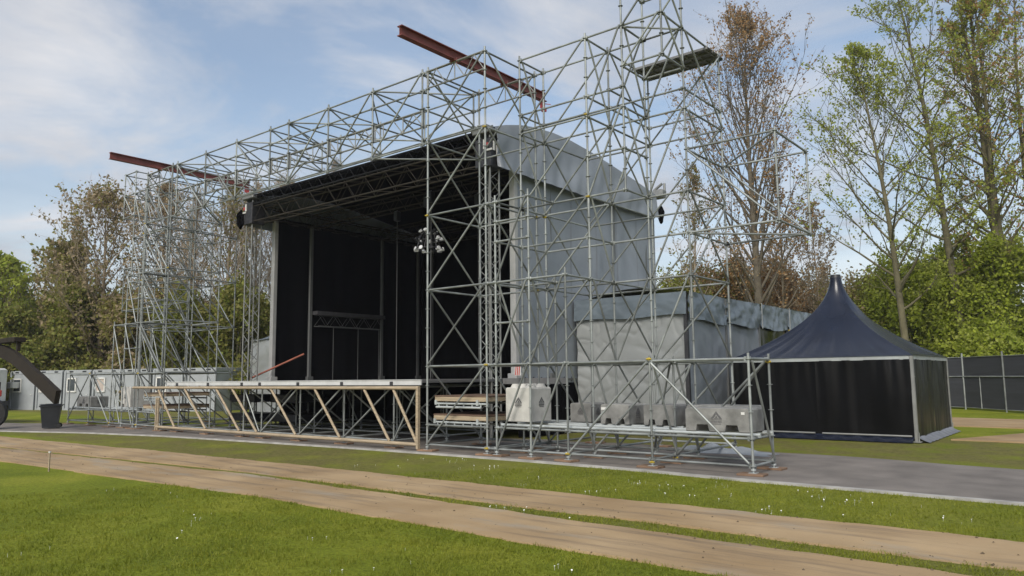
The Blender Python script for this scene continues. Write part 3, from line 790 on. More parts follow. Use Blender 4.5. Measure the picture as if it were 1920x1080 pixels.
# bundled black cloth hanging at the roof corners
def bundle(c, s, seed):
    r = random.Random(seed); mb = MB()
    nu, nv = 26, 18; ph = [r.uniform(0, 6) for _ in range(6)]
    def fn(u, v):
        a, b = u * 2 * math.pi, v * math.pi
        rr = 1 + .5 * mnoise.noise(Vector((math.cos(a) * 1.6 + seed * 7, math.sin(a) * 1.6, v * 3.5))) + .22 * math.sin(3 * a + ph[0] + 3 * v) + .14 * math.sin(7 * a + ph[1] + v * 5) + .12 * math.sin(5 * b + ph[2] + 2 * a)
        return (c[0] + s[0] * rr * math.sin(b) * math.cos(a), c[1] + s[1] * rr * math.sin(b) * math.sin(a), c[2] + s[2] * math.cos(b) * (1 + .1 * math.sin(4 * a)) - .25 * s[2] * abs(math.cos(a)))
    mb.grid(fn, nu, nv); return mb
bundle((-22.45, 2.85, 8.6), (.12, .14, .36), 1).build('cloth_bundle', BLACKC, sh)
bundle((-8.8, 13.6, 8.6), (.1, .13, .36), 2).build('cloth_bundle', BLACKC, sh)
mb = MB(); mb.box((-8.8, 13.5, 9.35), (.5, .4, .35), 0, .05); mb.tube((-9, 13.4, 9.5), (-8.6, 13.4, 9.75), .06); mb.tube((-8.6, 13.6, 9.3), (-8.6, 13.6, 9.8), .05); mb.build('rear_mast_head', ALU, sh)
mb = MB(); mb.tube((-22.3, 3.4, 2.0), (-21.2, 5.2, 3.0), .04); o = mb.build('prop_strut', mat('orange_red', (.28, .085, .05), .6, 0, .2, 4), sh)
mb = MB(); mb.tube((-9.3, 6.4, 2.0), (-10.3, 8.2, 3.1), .04); mb.build('prop_strut', MATS['orange_red'], sh)
# inner stack of scaffold tubes right of the stage (seen through the tower)
S = Scaffold(sh)
for x, y in ((-12.0, 9.5), (-10.6, 9.5), (-12.0, 11), (-10.6, 11)): S.post(x, y, 1.8, 5.7, False)
S.auto([2.25, 3.25, 4.25, 5.25]); S.brace((-12, 9.5, 2.25), (-10.6, 9.5, 4.25)); S.brace((-12, 9.5, 4.25), (-10.6, 9.5, 2.25))
S.items = [(n, m_, POLE, a, b) for n, m_, _, a, b in S.items]
S.finish()

for x, y in ((-13.9, 5.2), (-13.2, 4.7), (-12.2, 6.1), (-16.5, 6.1), (-18.6, 10.2)):
    mb = MB(); mb.tube((x, y, 1.9), (x, y, 8.6), .012, 5); mb.build('hanging_cable', POLE, sh)
    mb = MB(); mb.box((x, y, 8.35), (.2, .25, .4), 0, .03); mb.build('chain_hoist', BLACKP, sh)
# lamp cluster hanging in the stage opening
lc = empty('lamp_cluster', 'dome-shaped cluster of white lamp heads hanging inside the stage mouth', 'stage lamp')
cx_, cy_, cz_ = -13.6, 5.0, 6.85
rr = random.Random(3)
mb = MB()
for k in range(3):
    z = cz_ - .3 + k * .3; ra = .5 - .1 * k
    for i in range(16):
        a, b = 2 * math.pi * i / 16, 2 * math.pi * (i + 1) / 16
        mb.tube((cx_ + ra * math.cos(a), cy_ + ra * math.sin(a), z), (cx_ + ra * math.cos(b), cy_ + ra * math.sin(b), z), .02, 6)
for i in range(6):
    a = math.pi * i / 3
    mb.tube((cx_ + .4 * math.cos(a), cy_ + .5 * math.sin(a), cz_ - .35), (cx_ + .22 * math.cos(a), cy_ + .22 * math.sin(a), cz_ + .4), .02, 6)
mb.tube((cx_, cy_, cz_ + .3), (cx_, cy_, 8.6), .02, 6); mb.tube((cx_ + .1, cy_, cz_ - .3), (cx_ + .1, cy_, 2.0), .02, 6)
mb.build('lamp_frame', mat('dark_steel', (.06, .06, .065), .5, .5, .2, 5), lc)
for k, (ring, zz_) in enumerate(((.46, -.32), (.42, 0.05), (.27, .33))):
    nn = (9, 8, 5)[k]
    for i in range(nn):
        a = 2 * math.pi * (i + rr.uniform(-.15, .15)) / nn; d = Vector((math.cos(a), math.sin(a), .3 + .3 * k)).normalized()
        c = Vector((cx_, cy_, cz_ + zz_)) + Vector((math.cos(a) * ring, math.sin(a) * ring, 0))
        mb = MB(); mb.tube(c - d * .07, c + d * .07, .04, 10, .078); mb.tube(c + d * .07, c + d * .085, .078, 10, .07); mb.build('lamp_head', LAMPW if rr.random() < .75 else BLACKP, lc)

# ------------------------------------------------------------------ annex tent, pagoda tent
an = empty('marquee_annex', 'long flat grey tarpaulin marquee joined behind the right side of the stage', 'marquee')
AX0, AX1, AY0, AY1, AH = -8.9, -4.85, 7.4, 25.0, 4.5
def wr(a, b):
    """loose cloth: broad sag plus ridged creases running at changing angles"""
    n1 = mnoise.noise(Vector((a * .9, b * .9, 3.1))); n2 = mnoise.noise(Vector((a * 1.9 + n1 * 1.5, b * 1.3 - n1, 9.4))); n3 = mnoise.noise(Vector((a * 4.1 + n2, b * 2.6, 5.7)))
    return .05 * n1 + .028 * max(0, 1 - abs(n2) * 4.5) + .03 * (1 - abs(n2) * 2.2) * .5 + .010 * n3
mb = MB(); mb.grid(lambda u, v: (AX0 + (AX1 - AX0) * u, AY0 + .65 * wr(u * 4.0 + v * 2.2, v * 4.6 - u * 1.5), .1 + (3.95 - .1) * v), 110, 90); mb.build('front_wall', TARP_L, an)
mb = MB(); mb.grid(lambda u, v: (AX0 - .03 + (AX1 - AX0 + .10) * u, AY0 - .06 - .5 * wr(u * 6, v * 2) - .05 * (1 - v), 3.80 + .72 * v + .03 * math.sin(u * 9) * (1 - v)), 60, 14); mb.build('front_valance', TARP_B, an)
def aroof(u, v):
    return (AX0 + (AX1 - AX0 + .06) * u, AY0 - .06 + (AY1 - AY0) * v, AH + .02 + .38 * math.sin(math.pi * min(1, (1.0 - u) * 1.1 + .02)) * .6)
mb = MB(); mb.grid(aroof, 16, 30); mb.build('roof', mat('pale_roof_tarp', (.27, .28, .295), .4, 0, .08, 1, bump=.1, bscale=2), an)
for k in range(6):
    y0 = AY0 + k * 2.95
    if k < 2:
        mb = MB(); mb.grid(lambda u, v: (AX1 + .8 * wr(u * 3 + k * 4, v * 3), y0 + .03 + 2.88 * u, .1 + 3.75 * v), 24, 30); mb.build('side_wall', TARP_W, an)
    else:
        mb = MB(); mb.grid(lambda u, v: (AX1 + .8 * wr(u * 3 + k * 4, v * 3), y0 + .03 + 2.88 * u, .1 + 3.75 * v), 24, 30); mb.build('side_window', mat('dark_sheet', (.018, .022, .016), .2, 0, .4, 1.2), an)
    mb = MB(); mb.grid(lambda u, v: (AX1 + .07 + 1.6 * wr(u * 4 + k * 9, v * 2) + .12 * (1 - v) * abs(math.sin(u * math.pi)) , y0 + .02 + 2.91 * u, 3.62 + .9 * v + .05 * math.sin(u * 6 + k) * (1 - v)), 30, 12); mb.build('side_valance', TARP_B, an)
    mb = MB(); mb.box((AX1 + .0, y0, 2.3), (.12, .12, 4.4), 0, .01); mb.build('leg', POLE if k else mat('dark_steel', (.06, .06, .065), .5, .5, .2, 5), an)
    mb = MB(); mb.box((AX1 + .17, y0 + .01, 4.08), (.02, .05, .93)); mb.build('seam', TARP_L, an)
mb = MB(); mb.tube((AX1 + .12, AY0 + 2.95 * 3, .2), (AX1 + .12, AY0 + 2.95 * 3, 3.7), .03); mb.build('strap', YEL, an)
# grey annex on the far side of the stage, left
an2 = empty('marquee_annex', 'pale grey tarpaulin wing behind the left scaffold tower, against the stage side', 'marquee')
mb = MB(); mb.grid(lambda u, v: (-29.7 + 7.3 * u, 8.0 + 1.5 * wr(u * 7, v * 5), .1 + 3.9 * v), 40, 30); mb.build('front_wall', TARP_L, an2)
mb = MB(); mb.grid(lambda u, v: (-29.7 + 7.3 * u, 7.95 + 1.5 * v - wr(u * 5, v * 5), 3.9 + .25 * v + 3.0 * min(u, 1 - u) * (.15 + v)), 40, 12); mb.build('roof', TARP_B, an2)
mb = MB(); mb.grid(lambda u, v: (-29.7, 8 + 6 * u, .1 + 3.9 * v), 20, 20); mb.build('side_wall', TARP_W, an2)

tn = empty('pagoda_tent', 'black pagoda tent with a tall pointed navy roof beside the right scaffold tower', 'tent')
TX0, TX1, TY0, TY1 = -4.06, 1.02, 8.92, 14.0
EZ, PZ = 2.42, 5.02
TXC, TYC = (TX0 + TX1) / 2, (TY0 + TY1) / 2
def tent_roof():
    mb = MB(); n = 14; H = (TX1 - TX0) / 2 + .06
    rows = 22
    def ringpt(s, t):   # s along the square perimeter 0..4, t 0 eave..1 peak
        k = int(s) % 4; f = s - int(s)
        P = [(-1, -1), (1, -1), (1, 1), (-1, 1)]; a, b = P[k], P[(k + 1) % 4]
        x, y = a[0] + (b[0] - a[0]) * f, a[1] + (b[1] - a[1]) * f
        # concave profile, square below and round at the mast
        rad = 0.065 + .935 * (1 - t) ** 1.75
        l = math.hypot(x, y); rx, ry = x / l, y / l
        m = min(1, t * 1.15)
        sx, sy = x * (1 - m) + rx * m, y * (1 - m) + ry * m
        edge = max(abs(f - .5) * 2, 0)
        sag = -.10 * (1 - edge ** 2) * math.sin(math.pi * min(1, t * 1.6)) if t < .62 else 0
        fold = (.022 * math.sin(s * 2 * math.pi * 9 + 1.5 * math.sin(s * 7)) + .012 * math.sin(s * 2 * math.pi * 17)) * (1 - t) ** 4 * min(1, t * 14)
        return (TXC + sx * rad * H, TYC + sy * rad * H, EZ + (PZ - EZ) * t + sag + fold)
    per = 4 * 64
    vs = [ringpt(4 * i / per, j / rows) for j in range(rows + 1) for i in range(per)]
    fs = [(j * per + i, j * per + (i + 1) % per, (j + 1) * per + (i + 1) % per, (j + 1) * per + i) for j in range(rows) for i in range(per)]
    mb.add(vs, fs, True)
    return mb.build('tent_roof', NAVYT, tn)
tent_roof()
mb = MB(); mb.tube((TXC, TYC, PZ - .02), (TXC, TYC, PZ + .10), .17, 16, .15); mb.build('peak_cap', BLACKP, tn)
for (a, b) in (((TX0, TY0), (TX1, TY0)), ((TX1, TY0), (TX1, TY1)), ((TX1, TY1), (TX0, TY1)), ((TX0, TY1), (TX0, TY0))):
    mb = MB(); c = ((a[0] + b[0]) / 2, (a[1] + b[1]) / 2, EZ - .05)
    dx, dy = abs(a[0] - b[0]), abs(a[1] - b[1])
    mb.box(c, (max(dx - .1, .07), max(dy - .1, .07), .12)); mb.build('eave_beam', GALV_PALE, tn)
for x, y in ((TX0, TY0), (TX1, TY0), (TX1, TY1), (TX0, TY1)):
    mb = MB(); mb.box((x, y, 1.24), (.10, .10, 2.36), 0, .015); mb.box((x, y, .1), (.25, .25, .03)); mb.tube((x + .07, y - .07, .08), (x + .07, y - .07, .35), .02); mb.build('leg', ALU, tn)
def twall(fn, k):
    mb = MB(); mb.grid(fn, 80, 14); mb.build('wall', BLACKT, tn)
def fl(s, v):
    n = mnoise.noise(Vector((s * 1.1, v * .7, 2.0))); m_ = mnoise.noise(Vector((s * 3.4 + n, v * .9, 8.0)))
    return .06 * n + .035 * m_ * (.4 + v) + .012 * math.sin(s * 19 + 4 * n) * v ** 3
for k in range(2):
    w = (TX1 - TX0) / 2
    twall(lambda u, v: (TX0 + .05 + (w - .02) * u + (w - .06) * k, TY0 - .02 - .015 * k + fl(u * w + k * 9, v), .2 + 2.12 * v), k)
    twall(lambda u, v: (TX1 + .02 + fl(u * w + k * 5 + 2, v), TY0 + .05 + (w - .06) * u + w * k, .2 + 2.12 * v), k)
    twall(lambda u, v: (TX0 - .02 + fl(u * w + k * 5 + 2, v), TY0 + .05 + (w - .06) * u + w * k, .2 + 2.12 * v), k)
    mb = MB(); mb.tube((TX0 + .1 + w * k, TY0 - .05, .24), (TX0 + w - .1 + w * k, TY0 - .05, .24), .028); mb.build('bottom_rail', ALU, tn)
mb = MB(); mb.grid(lambda u, v: (TX0 + .05 + (TX1 - TX0 - .1) * u, TY0 - .03 - .30 * (1 - v) ** 1.5 + .02 * math.sin(u * 60), .085 + .14 * v), 80, 6); mb.build('ground_skirt', NAVYT, tn)
mb = MB(); mb.grid(lambda u, v: (TX1 + .03 + .26 * (1 - v) ** 1.5 + .02 * math.sin(u * 60), TY0 + .05 + (TY1 - TY0 - .1) * u, .085 + .14 * v), 80, 6); mb.build('ground_skirt', mat('pale_skirt', (.16, .17, .19), .5, 0, .2, 3), tn)

# ------------------------------------------------------------------ ballast blocks
def logo(root, c, sx, ax, m=DARKLOGO):
    """house-like triangular mark over two rows of tiny letters, ax 'y' on a front face, 'x' on an end face"""
    mb = MB(); t = .004
    def poly(pts):
        if ax == 'y': mb.prism([(c[0] + a * sx, c[2] + b * sx) for a, b in pts], 'y', c[1] - t, c[1])
        else: mb.prism([(c[1] + a * sx, c[2] + b * sx) for a, b in pts], 'x', c[0], c[0] + t)
    poly([(-.5, 0), (-.28, 0), (0, .36), (0, .62)]); poly([(0, .62), (0, .36), (.28, 0), (.5, 0)])
    poly([(-.2, 0), (.2, 0), (.2, .05), (-.2, .05)]); poly([(-.1, .08), (.1, .08), (0, .28)])
    poly([(-.46, -.1), (.46, -.1), (.46, -.05), (-.46, -.05)])
    x = -.5
    r = random.Random(5)
    while x < .46:
        w = r.uniform(.05, .09); poly([(x, -.32), (x + w * .8, -.32), (x + w * .8, -.16), (x, -.16)]); x += w + .02
    x = -.4
    while x < .38:
        w = r.uniform(.04, .07); poly([(x, -.46), (x + w * .8, -.46), (x + w * .8, -.38), (x, -.38)]); x += w + .02
    fix_normals(mb.build('logo', m, root))
def block(x0, x1, y0, y1, z0, z1, label, m=CONC, lf=True, ls=False, name='ballast_block', slots=True, knobs=False):
    root = empty(name, label, 'concrete block', 'concrete ballast blocks on the scaffold')
    mb = MB(); w = x1 - x0; cx, cy = (x0 + x1) / 2, (y0 + y1) / 2
    o = [(x0, z0), (x0, z1 - .03), (x0 + .03, z1), (x1 - .03, z1), (x1, z1 - .03), (x1, z0)]
    if slots:
        s = min(.26, w * .17); h = .13
        for c in (x1 - w * .27, x0 + w * .27):
            o += [(c + s / 2 + .03, z0), (c + s / 2, z0 + h), (c - s / 2, z0 + h), (c - s / 2 - .03, z0)]
    mb.prism(o, 'y', y0, y1)
    bo = fix_normals(mb.build('body', m, root))
    bev = bo.modifiers.new('edge', 'BEVEL'); bev.width = .012; bev.segments = 2; bev.limit_method = 'ANGLE'
    if lf: logo(root, (cx, y0 - .001, z0 + (z1 - z0) * .55), min(.24, w * .28), 'y', DARKLOGO)
    if ls: logo(root, (x1 + .001, cy, z0 + (z1 - z0) * .55), min(.22, (y1 - y0) * .28), 'x', DARKLOGO)
    if knobs:
        for a in (.2, .5, .8):
            for b in (.25, .75):
                k = MB(); k.tube((x0 + w * a, y0 + (y1 - y0) * b, z1 - .005), (x0 + w * a, y0 + (y1 - y0) * b, z1 + .085), .13, 12, .08); k.build('stacking_knob', m, root)
    return root
block(-1.42, -.10, .16, .92, .845, 1.30, 'grey concrete block nearest the road corner, with two fork slots and a white tag', ls=False)
t_ = MB(); t_.box((-.22, .157, 1.21), (.07, .004, .05), 0, 0); tg = t_.build('sticker', WHITEP, bpy.data.objects['ballast_block'])
block(-6.08, -5.30, .14, .92, .90, 1.70, 'tall white cubic block with rounded knobs on top', CONC_W, True, True, 'ballast_cube', False, True)
block(-5.15, -4.55, 1.5, 2.15, .845, 1.30, 'small grey block in the shadow right behind the white cube', ls=True, slots=False)
block(-4.05, -3.30, 1.15, 2.0, .845, 1.30, 'dull brown-grey block with a paper tag, between the white cube and the long block', ls=True, lf=False)
block(-2.95, -2.2, 1.2, 2.05, .845, 1.30, 'plain pale block between the tagged block and the long front block', lf=False)
block(-1.95, -0.55, 1.3, 2.05, .86, 1.30, 'long grey block lying behind the front slotted block', lf=False)
mb = MB(); mb.box((-3.95, 1.145, 1.2), (.16, .004, .06)); mb.build('paper_tag', WHITEP, bpy.data.objects['ballast_block.002'])
block(MIR + .35, MIR + 1.75, .2, .95, .845, 1.30, 'grey slotted block on the left scaffold shelf, in front of the cabins', ls=True)
block(MIR + 4.75, MIR + 5.6, .15, .95, .90, 1.72, 'tall weathered pale cube on the left scaffold beside the timber rails', CONC_W, True, False, 'ballast_cube', True)

# stacked stage deck panels on galvanised bearers
def panel(x0, x1, y0, y1, z, label):
    root = empty('deck_panel', label, 'deck panel', 'spare deck panels stacked on the scaffold')
    w = x1 - x0
    mb = MB(); mb.box(((x0 + x1) / 2, (y0 + y1) / 2, z + .13), (w, y1 - y0, .035), 0, .005); mb.build('plywood_top', PLY, root)
    mb = MB(); mb.box(((x0 + x1) / 2, y0 + .03, z + .055), (w - .02, .05, .11), 0, .006); mb.box(((x0 + x1) / 2, y1 - .03, z + .055), (w - .02, .05, .11), 0, .006)
    mb.box((x0 + .03, (y0 + y1) / 2, z + .055), (.05, y1 - y0 - .12, .10)); mb.box((x1 - .03, (y0 + y1) / 2, z + .055), (.05, y1 - y0 - .12, .10)); mb.build('timber_edge', TIMB, root)
    mb = MB(); zb = z - .09
    mb.tube((x0 + .05, y0 + .02, zb - .06), (x1 - .25, y0 + .02, zb - .06), .03); mb.tube((x0 + .02, y0 + .02, zb + .03), (x1, y0 + .02, zb + .03), .025)
    for k in range(6): mb.box((x0 + .15 + k * (w - .4) / 5, y0 + .02, zb - .015), (.03, .03, .09))
    mb.box((x0 + .06, y0 + .02, z - .03), (.07, .08, .12)); mb.box((x1 - .35, y0 + .02, z - .03), (.07, .08, .14))
    mb.build('bearer', GALV_PALE, root)
    mb = MB(); mb.tube((x0 + .1, y1 - .1, zb), (x1 - .1, y1 - .1, zb), .03); mb.build('bearer', GALV_PALE, root)
    return root
panel(-8.5, -6.62, .12, 1.9, .88, 'brown deck panel with a green tag, lower of the two beside the timber post')
panel(-8.48, -6.64, .14, 1.9, 1.35, 'brown deck panel resting higher, upper of the two beside the timber post')
mb = MB(); mb.box((-7.55, .138, .935), (.14, .006, .06)); mb.build('green_tag', mat('green_tag', (.03, .3, .1), .5, 0, .1, 5), bpy.data.objects['deck_panel'])
panel(MIR + 6.75, MIR + 8.55, .12, 1.9, .88, 'lower deck panel of the far pair behind the left end of the timber rails')
panel(MIR + 6.75, MIR + 8.55, .14, 1.9, 1.35, 'upper deck panel of the far pair behind the left end of the timber rails')
# black crates stored under the deck left
for i, (x, y) in enumerate(((-20.6, 2.6), (-18.5, 3.0))):
    root = empty('storage_rack', ('black flat storage rack under the left end of the stage' if i == 0 else 'black flat storage rack under the stage, nearer its middle'), 'rack', None, (x, y, 0))
    for z in (.55, 1.25):
        mb = MB(); mb.box((0, 0, z), (1.7, 1.2, .28), 0, .02); mb.build('tray', BLACKP, root)
    for a in (-.8, .8):
        for b in (-.55, .55): mb = MB(); mb.tube((a, b, .09), (a, b, 1.5), .025); mb.build('leg', GALV, root)
# white crumpled tarp lying under the tower
mb = MB()
mb.grid(lambda u, v: (-3.6 + 2.6 * u + .1 * math.sin(v * 9), 3.3 + .8 * v + .1 * math.sin(u * 11), 0.09 + .15 * max(0, math.sin(u * math.pi)) * max(0, math.sin(v * math.pi)) * (.7 + .45 * math.sin(u * 23 + 6 * v) + .35 * math.sin(v * 17 + u * 9))), 50, 24)
tag(mb.build('folded_tarp', TARP_W), 'crumpled pale tarpaulin lying on the ground under the right scaffold', 'tarpaulin')

# red and white striped barrier board on the deck edge
bb = empty('warning_board', 'small red and white striped board standing at the right end of the stage deck', 'barrier')
mb = MB(); mb.box((-8.05, 3.1, 2.14), (.22, .03, .30), 0); mb.build('panel', WHITEP, bb)
for k in range(3):
    mb = MB(); mb.prism([(-8.15 + k * .065, 2.0), (-8.115 + k * .065, 2.0), (-8.085 + k * .065, 2.28), (-8.12 + k * .065, 2.28)], 'y', 3.078, 3.084); fix_normals(mb.build('stripe', REDS, bb))

# ------------------------------------------------------------------ left side: cabins, bin, vehicles
CD = Vector((-49.37 + 54.74, 6.795 - 5.107, 0)).normalized()
CRZ = math.atan2(CD.y, CD.x)
def cabin(i, win, ac, label):
    W, D, H = 2.44, 6.0, 2.66
    p = Vector((-54.74, 5.107, 0.0)) + CD * (i * 2.62)
    root = empty('site_cabin', label, 'site cabin', 'grey site cabins in a row', (p.x, p.y, 0.0), CRZ)
    mb = MB(); mb.box((W / 2, D / 2, H / 2), (W - .04, D, H - .1)); mb.build('wall', CABIN, root)
    mb = MB(); mb.box((W / 2, D / 2, H - .06), (W + .02, D + .06, .22), 0, .02); mb.build('roof', CABIN, root)
    mb = MB()
    for x in (.07, W - .07): mb.box((x, -.03, H / 2), (.15, .10, H - .02), 0, .01)
    mb.box((W / 2, -.02, .09), (W - .3, .08, .16)); mb.build('frame', CABIN, root)
    mb = MB()
    for x in (.62, W - .62): mb.box((x, -.036, H - .05), (.34, .02, .09))
    mb.build('lift_slot', BLACKP, root)
    d = MB(); d.box((W - .62, -.005, 1.12), (.86, .05, 2.0), 0, .008); dr = d.build('door', CABIN, root)
    h = MB(); h.box((W - .30, -.05, 1.1), (.12, .05, .03)); h.build('handle', WHITEP, dr)
    if win:
        f = MB()
        wx, wz, ww, wh = .70, 1.72, .78, .86
        for a, b, c, d_ in ((0, wh / 2, ww, .09), (0, -wh / 2, ww, .09), (-ww / 2, 0, .09, wh), (ww / 2, 0, .09, wh)): f.box((wx + a, -.04, wz + b), (c + .005 if c > d_ else c, .07, d_ + (.09 if d_ > c else 0)))
        fo = f.build('window', WHITEP, root)
        g = MB(); g.box((wx, -.02, wz), (ww - .06, .03, wh - .06)); g.build('pane', BLIND if win == 2 else GLASS, fo)
    if ac:
        a = MB(); a.box((.62, -.25, 1.75), (.62, .5, .42), 0, .02); ao = a.build('air_conditioner', WHITEP, root)
        g = MB()
        for k in range(6): g.box((.50, -.505, 1.6 + k * .055), (.3, .015, .03))
        g.build('grille', CABIN_D, ao)
labs = ['grey site cabin with a white air conditioner, at the row end by the lorry', 'grey site cabin partly behind the curved boom, with a pale window',
        'grey site cabin with a dark square window, right of the wheelie bin', 'grey site cabin with a pale blind, behind the left tower base', 'grey site cabin with a plain front behind the tall pale ballast cube',
        'grey site cabin behind the timber rail end, with a dark window', 'last grey site cabin of the row, next to the green gap beside the stage']
for i, l in enumerate(labs): cabin(i, (1, 2, 1, 2, 0, 1, 0)[i], i == 0, l)

bn = empty('wheelie_bin', 'black wheelie bin standing on the road edge below the curved boom', 'bin', None, (-28.35, -1.75, .09), math.radians(-25))
mb = MB()
w0, w1, d0, d1, h = .24, .30, .26, .36, .92
vs = [(-w0, -d0, .03), (w0, -d0, .03), (w0, d0, .03), (-w0, d0, .03), (-w1, -d1, h), (w1, -d1, h), (w1, d1, h), (-w1, d1, h)]
mb.add(vs, [(3, 2, 1, 0), (0, 1, 5, 4), (1, 2, 6, 5), (2, 3, 7, 6), (3, 0, 4, 7), (4, 5, 6, 7)]); mb.box((0, -.01, h - .03), (2 * w1 + .06, 2 * d1 + .06, .05), 0, .01); mb.build('body', BLACKP, bn)
mb = MB(); mb.box((0, -.02, h + .03), (2 * w1 + .02, 2 * d1 + .02, .035), 0, .015); mb.box((0, 0, h + .055), (.3, .4, .02), 0, .01); mb.tube((-.25, .42, h + .01), (.25, .42, h + .01), .022); mb.build('lid', BLACKP, bn)
for s in (-.27, .27): mb = MB(); mb.tube((s - .03, .30, .105), (s + .03, .30, .105), .10, 16); mb.build('wheel', RUBBER, bn)

# telehandler at the edge with a curved dark boom
th = empty('loader', 'working machine at the left edge with a dark curved boom and black tyre', 'machine', None, (0, 0, 0))
CV = [(-36.0, 3.3), (-34.0, 3.35), (-32.6, 3.30), (-31.4, 3.13), (-30.3, 2.88), (-29.2, 2.55), (-28.2, 2.18), (-27.2, 1.86), (-26.3, 1.53), (-25.62, 1.30)]
CVB = [(-36.0, 2.72), (-34.0, 2.76), (-32.6, 2.72)]
def boom():
    mb = MB(); y0, y1 = -2.63, -2.45; top, bot = [], []
    off = Vector((0, 0, 0.12))
    pts = [Vector((a, 0, b + .08)) for a, b in CV]
    for i, p in enumerate(pts):
        t = (pts[min(i + 1, len(pts) - 1)] - pts[max(i - 1, 0)]).normalized(); n = Vector((-t.z, 0, t.x))
        top.append(p + n * .26); bot.append(p - n * .26)
    vs = []
    for a, b in zip(top, bot): vs += [(a.x, y0, a.z), (a.x, y1, a.z), (b.x, y1, b.z), (b.x, y0, b.z)]
    fs = [(i * 4 + k, i * 4 + 4 + k, i * 4 + 4 + (k + 1) % 4, i * 4 + (k + 1) % 4) for i in range(len(pts) - 1) for k in range(4)]
    e = (len(pts) - 1) * 4; fs += [(0, 1, 2, 3), (e + 3, e + 2, e + 1, e)]
    mb.add(vs, fs); return fix_normals(mb.build('boom', DARKBR, th))
bo = boom()
mb = MB(); mb.box((-31.0, -2.55, 3.70), (2.4, .45, .2), 0, .02); mb.box((-29.95, -2.55, 3.42), (.16, .12, .4)); mb.build('bracket', DARKBR, bo)
wh = MB(); wh.tube((-30.4, -3.25, .70), (-29.95, -3.5, .70), .62, 28); wo = wh.build('wheel', RUBBER, th)
wr_ = MB(); wr_.tube((-29.94, -3.506, .70), (-29.92, -3.517, .70), .3, 20); wr_.build('rim', DARKBR, wo)
mb = MB(); mb.box((-36.4, -2.4, 1.55), (3.4, 1.6, 1.0), 0, .1); mb.build('body', DARKBR, th)
mb = MB(); mb.box((-30.78, -2.9, 1.5), (.2, .2, .26), 0, .02); mb.build('tail_lamp', REDS, th)

vn = empty('lorry', 'white lorry cab with a dark mirror behind the machine, left of the cabins', 'lorry', None, (-53.0, 3.4, 0), CRZ + .1)
mb = MB(); mb.box((-1.2, 0, 1.75), (2.6, 2.3, 2.3), 0, .12); mb.build('cab', VEHW, vn)
mb = MB(); mb.box((-5.2, .2, 2.3), (5.2, 2.4, 2.2), 0, .05); mb.build('box_body', VEHW, vn)
mb = MB(); mb.box((-.9, -1.17, 2.1), (1.1, .05, .8), 0, .02); mb.build('side_window', GLASS, vn)
mb = MB(); mb.box((-.2, -1.45, 2.15), (.2, .35, .5), 0, .05); mb.build('mirror', BLACKP, vn)
mb = MB(); mb.box((-2.6, 0, .55), (6, 2.2, .3)); mb.build('chassis', BLACKP, vn)
for x in (-.9, -4.5): mb = MB(); mb.tube((x, -1.15, .5), (x, 1.15, .5), .5, 20); mb.build('wheel', RUBBER, vn)

# lettering lost in the photograph: vertical dark marks on the cab side
mb = MB()
for k in range(9): mb.box((-.02, -1.165, 1.1 + k * .16), (.16, .01, .11))
mb.build('side_lettering', DARKLOGO, vn)

# marker peg on the lawn
sk = empty('marker_peg', 'short pale wooden peg standing at the lawn edge of the board track', 'peg', None, (-13.0, -7.25, 0))
mb = MB(); mb.box((0, 0, .2), (.025, .025, .42), .3); mb.build('shaft', TIMB, sk)
mb = MB(); mb.box((0, 0, .42), (.04, .04, .03), .3); mb.build('cap', WHITEP, sk)

# dark hoarding fence on the right
def fence(p, q, i, label):
    p, q = Vector(p), Vector(q); d = q - p; L_ = d.length; rz = math.atan2(d.y, d.x)
    root = empty('fence_panel', label, 'fence panel', 'dark fence panels behind the black tent', p, rz)
    mb = MB(); mb.box((L_ / 2, 0, .78 + .1), (L_ - .08, .03, 1.56)); mb.box((L_ / 2, .01, 2.15), (L_ - .08, .03, .95)); mb.build('screen', FENCEM, root)
    mb = MB(); mb.tube((0, -.03, 0), (0, -.03, 2.85), .042); mb.build('post', GALV, root)
    mb = MB(); mb.tube((.03, -.04, 1.67), (L_, -.04, 1.67), .03); mb.build('mid_rail', GALV, root)
    mb = MB(); mb.tube((.03, -.02, 2.64), (L_, -.02, 2.64), .018); mb.build('top_rail', GALV, root)
    mb = MB(); mb.tube((.03, -.02, .12), (L_, -.02, .12), .018); mb.build('bottom_rail', GALV, root)
    if i == 1: mb = MB(); mb.tube((L_ * .42, -.03, .1), (L_ * .42, -.03, 1.65), .022); mb.build('middle_post', GALV, root)
FP = [(-6.9, 33.3, 0.05), (-3.8, 32.1, 0.05), (-0.9, 30.6, 0.05), (1.1, 28.1, 0.05), (3.1, 26.0, 0.05), (4.9, 24.9, 0.05)]
fl_ = ['dark fence panel mostly hidden by the tent roof corner', 'dark fence panel with a leaning post just right of the tent', 'dark fence panel with a short middle post', 'dark fence panel at the right picture edge',
       'farthest right dark fence panel']
# the second visible panel carries the middle post
for i, (a, b) in enumerate(zip(FP, FP[1:])):
    fence(a, b, 1 if i == 2 else 0, fl_[i])

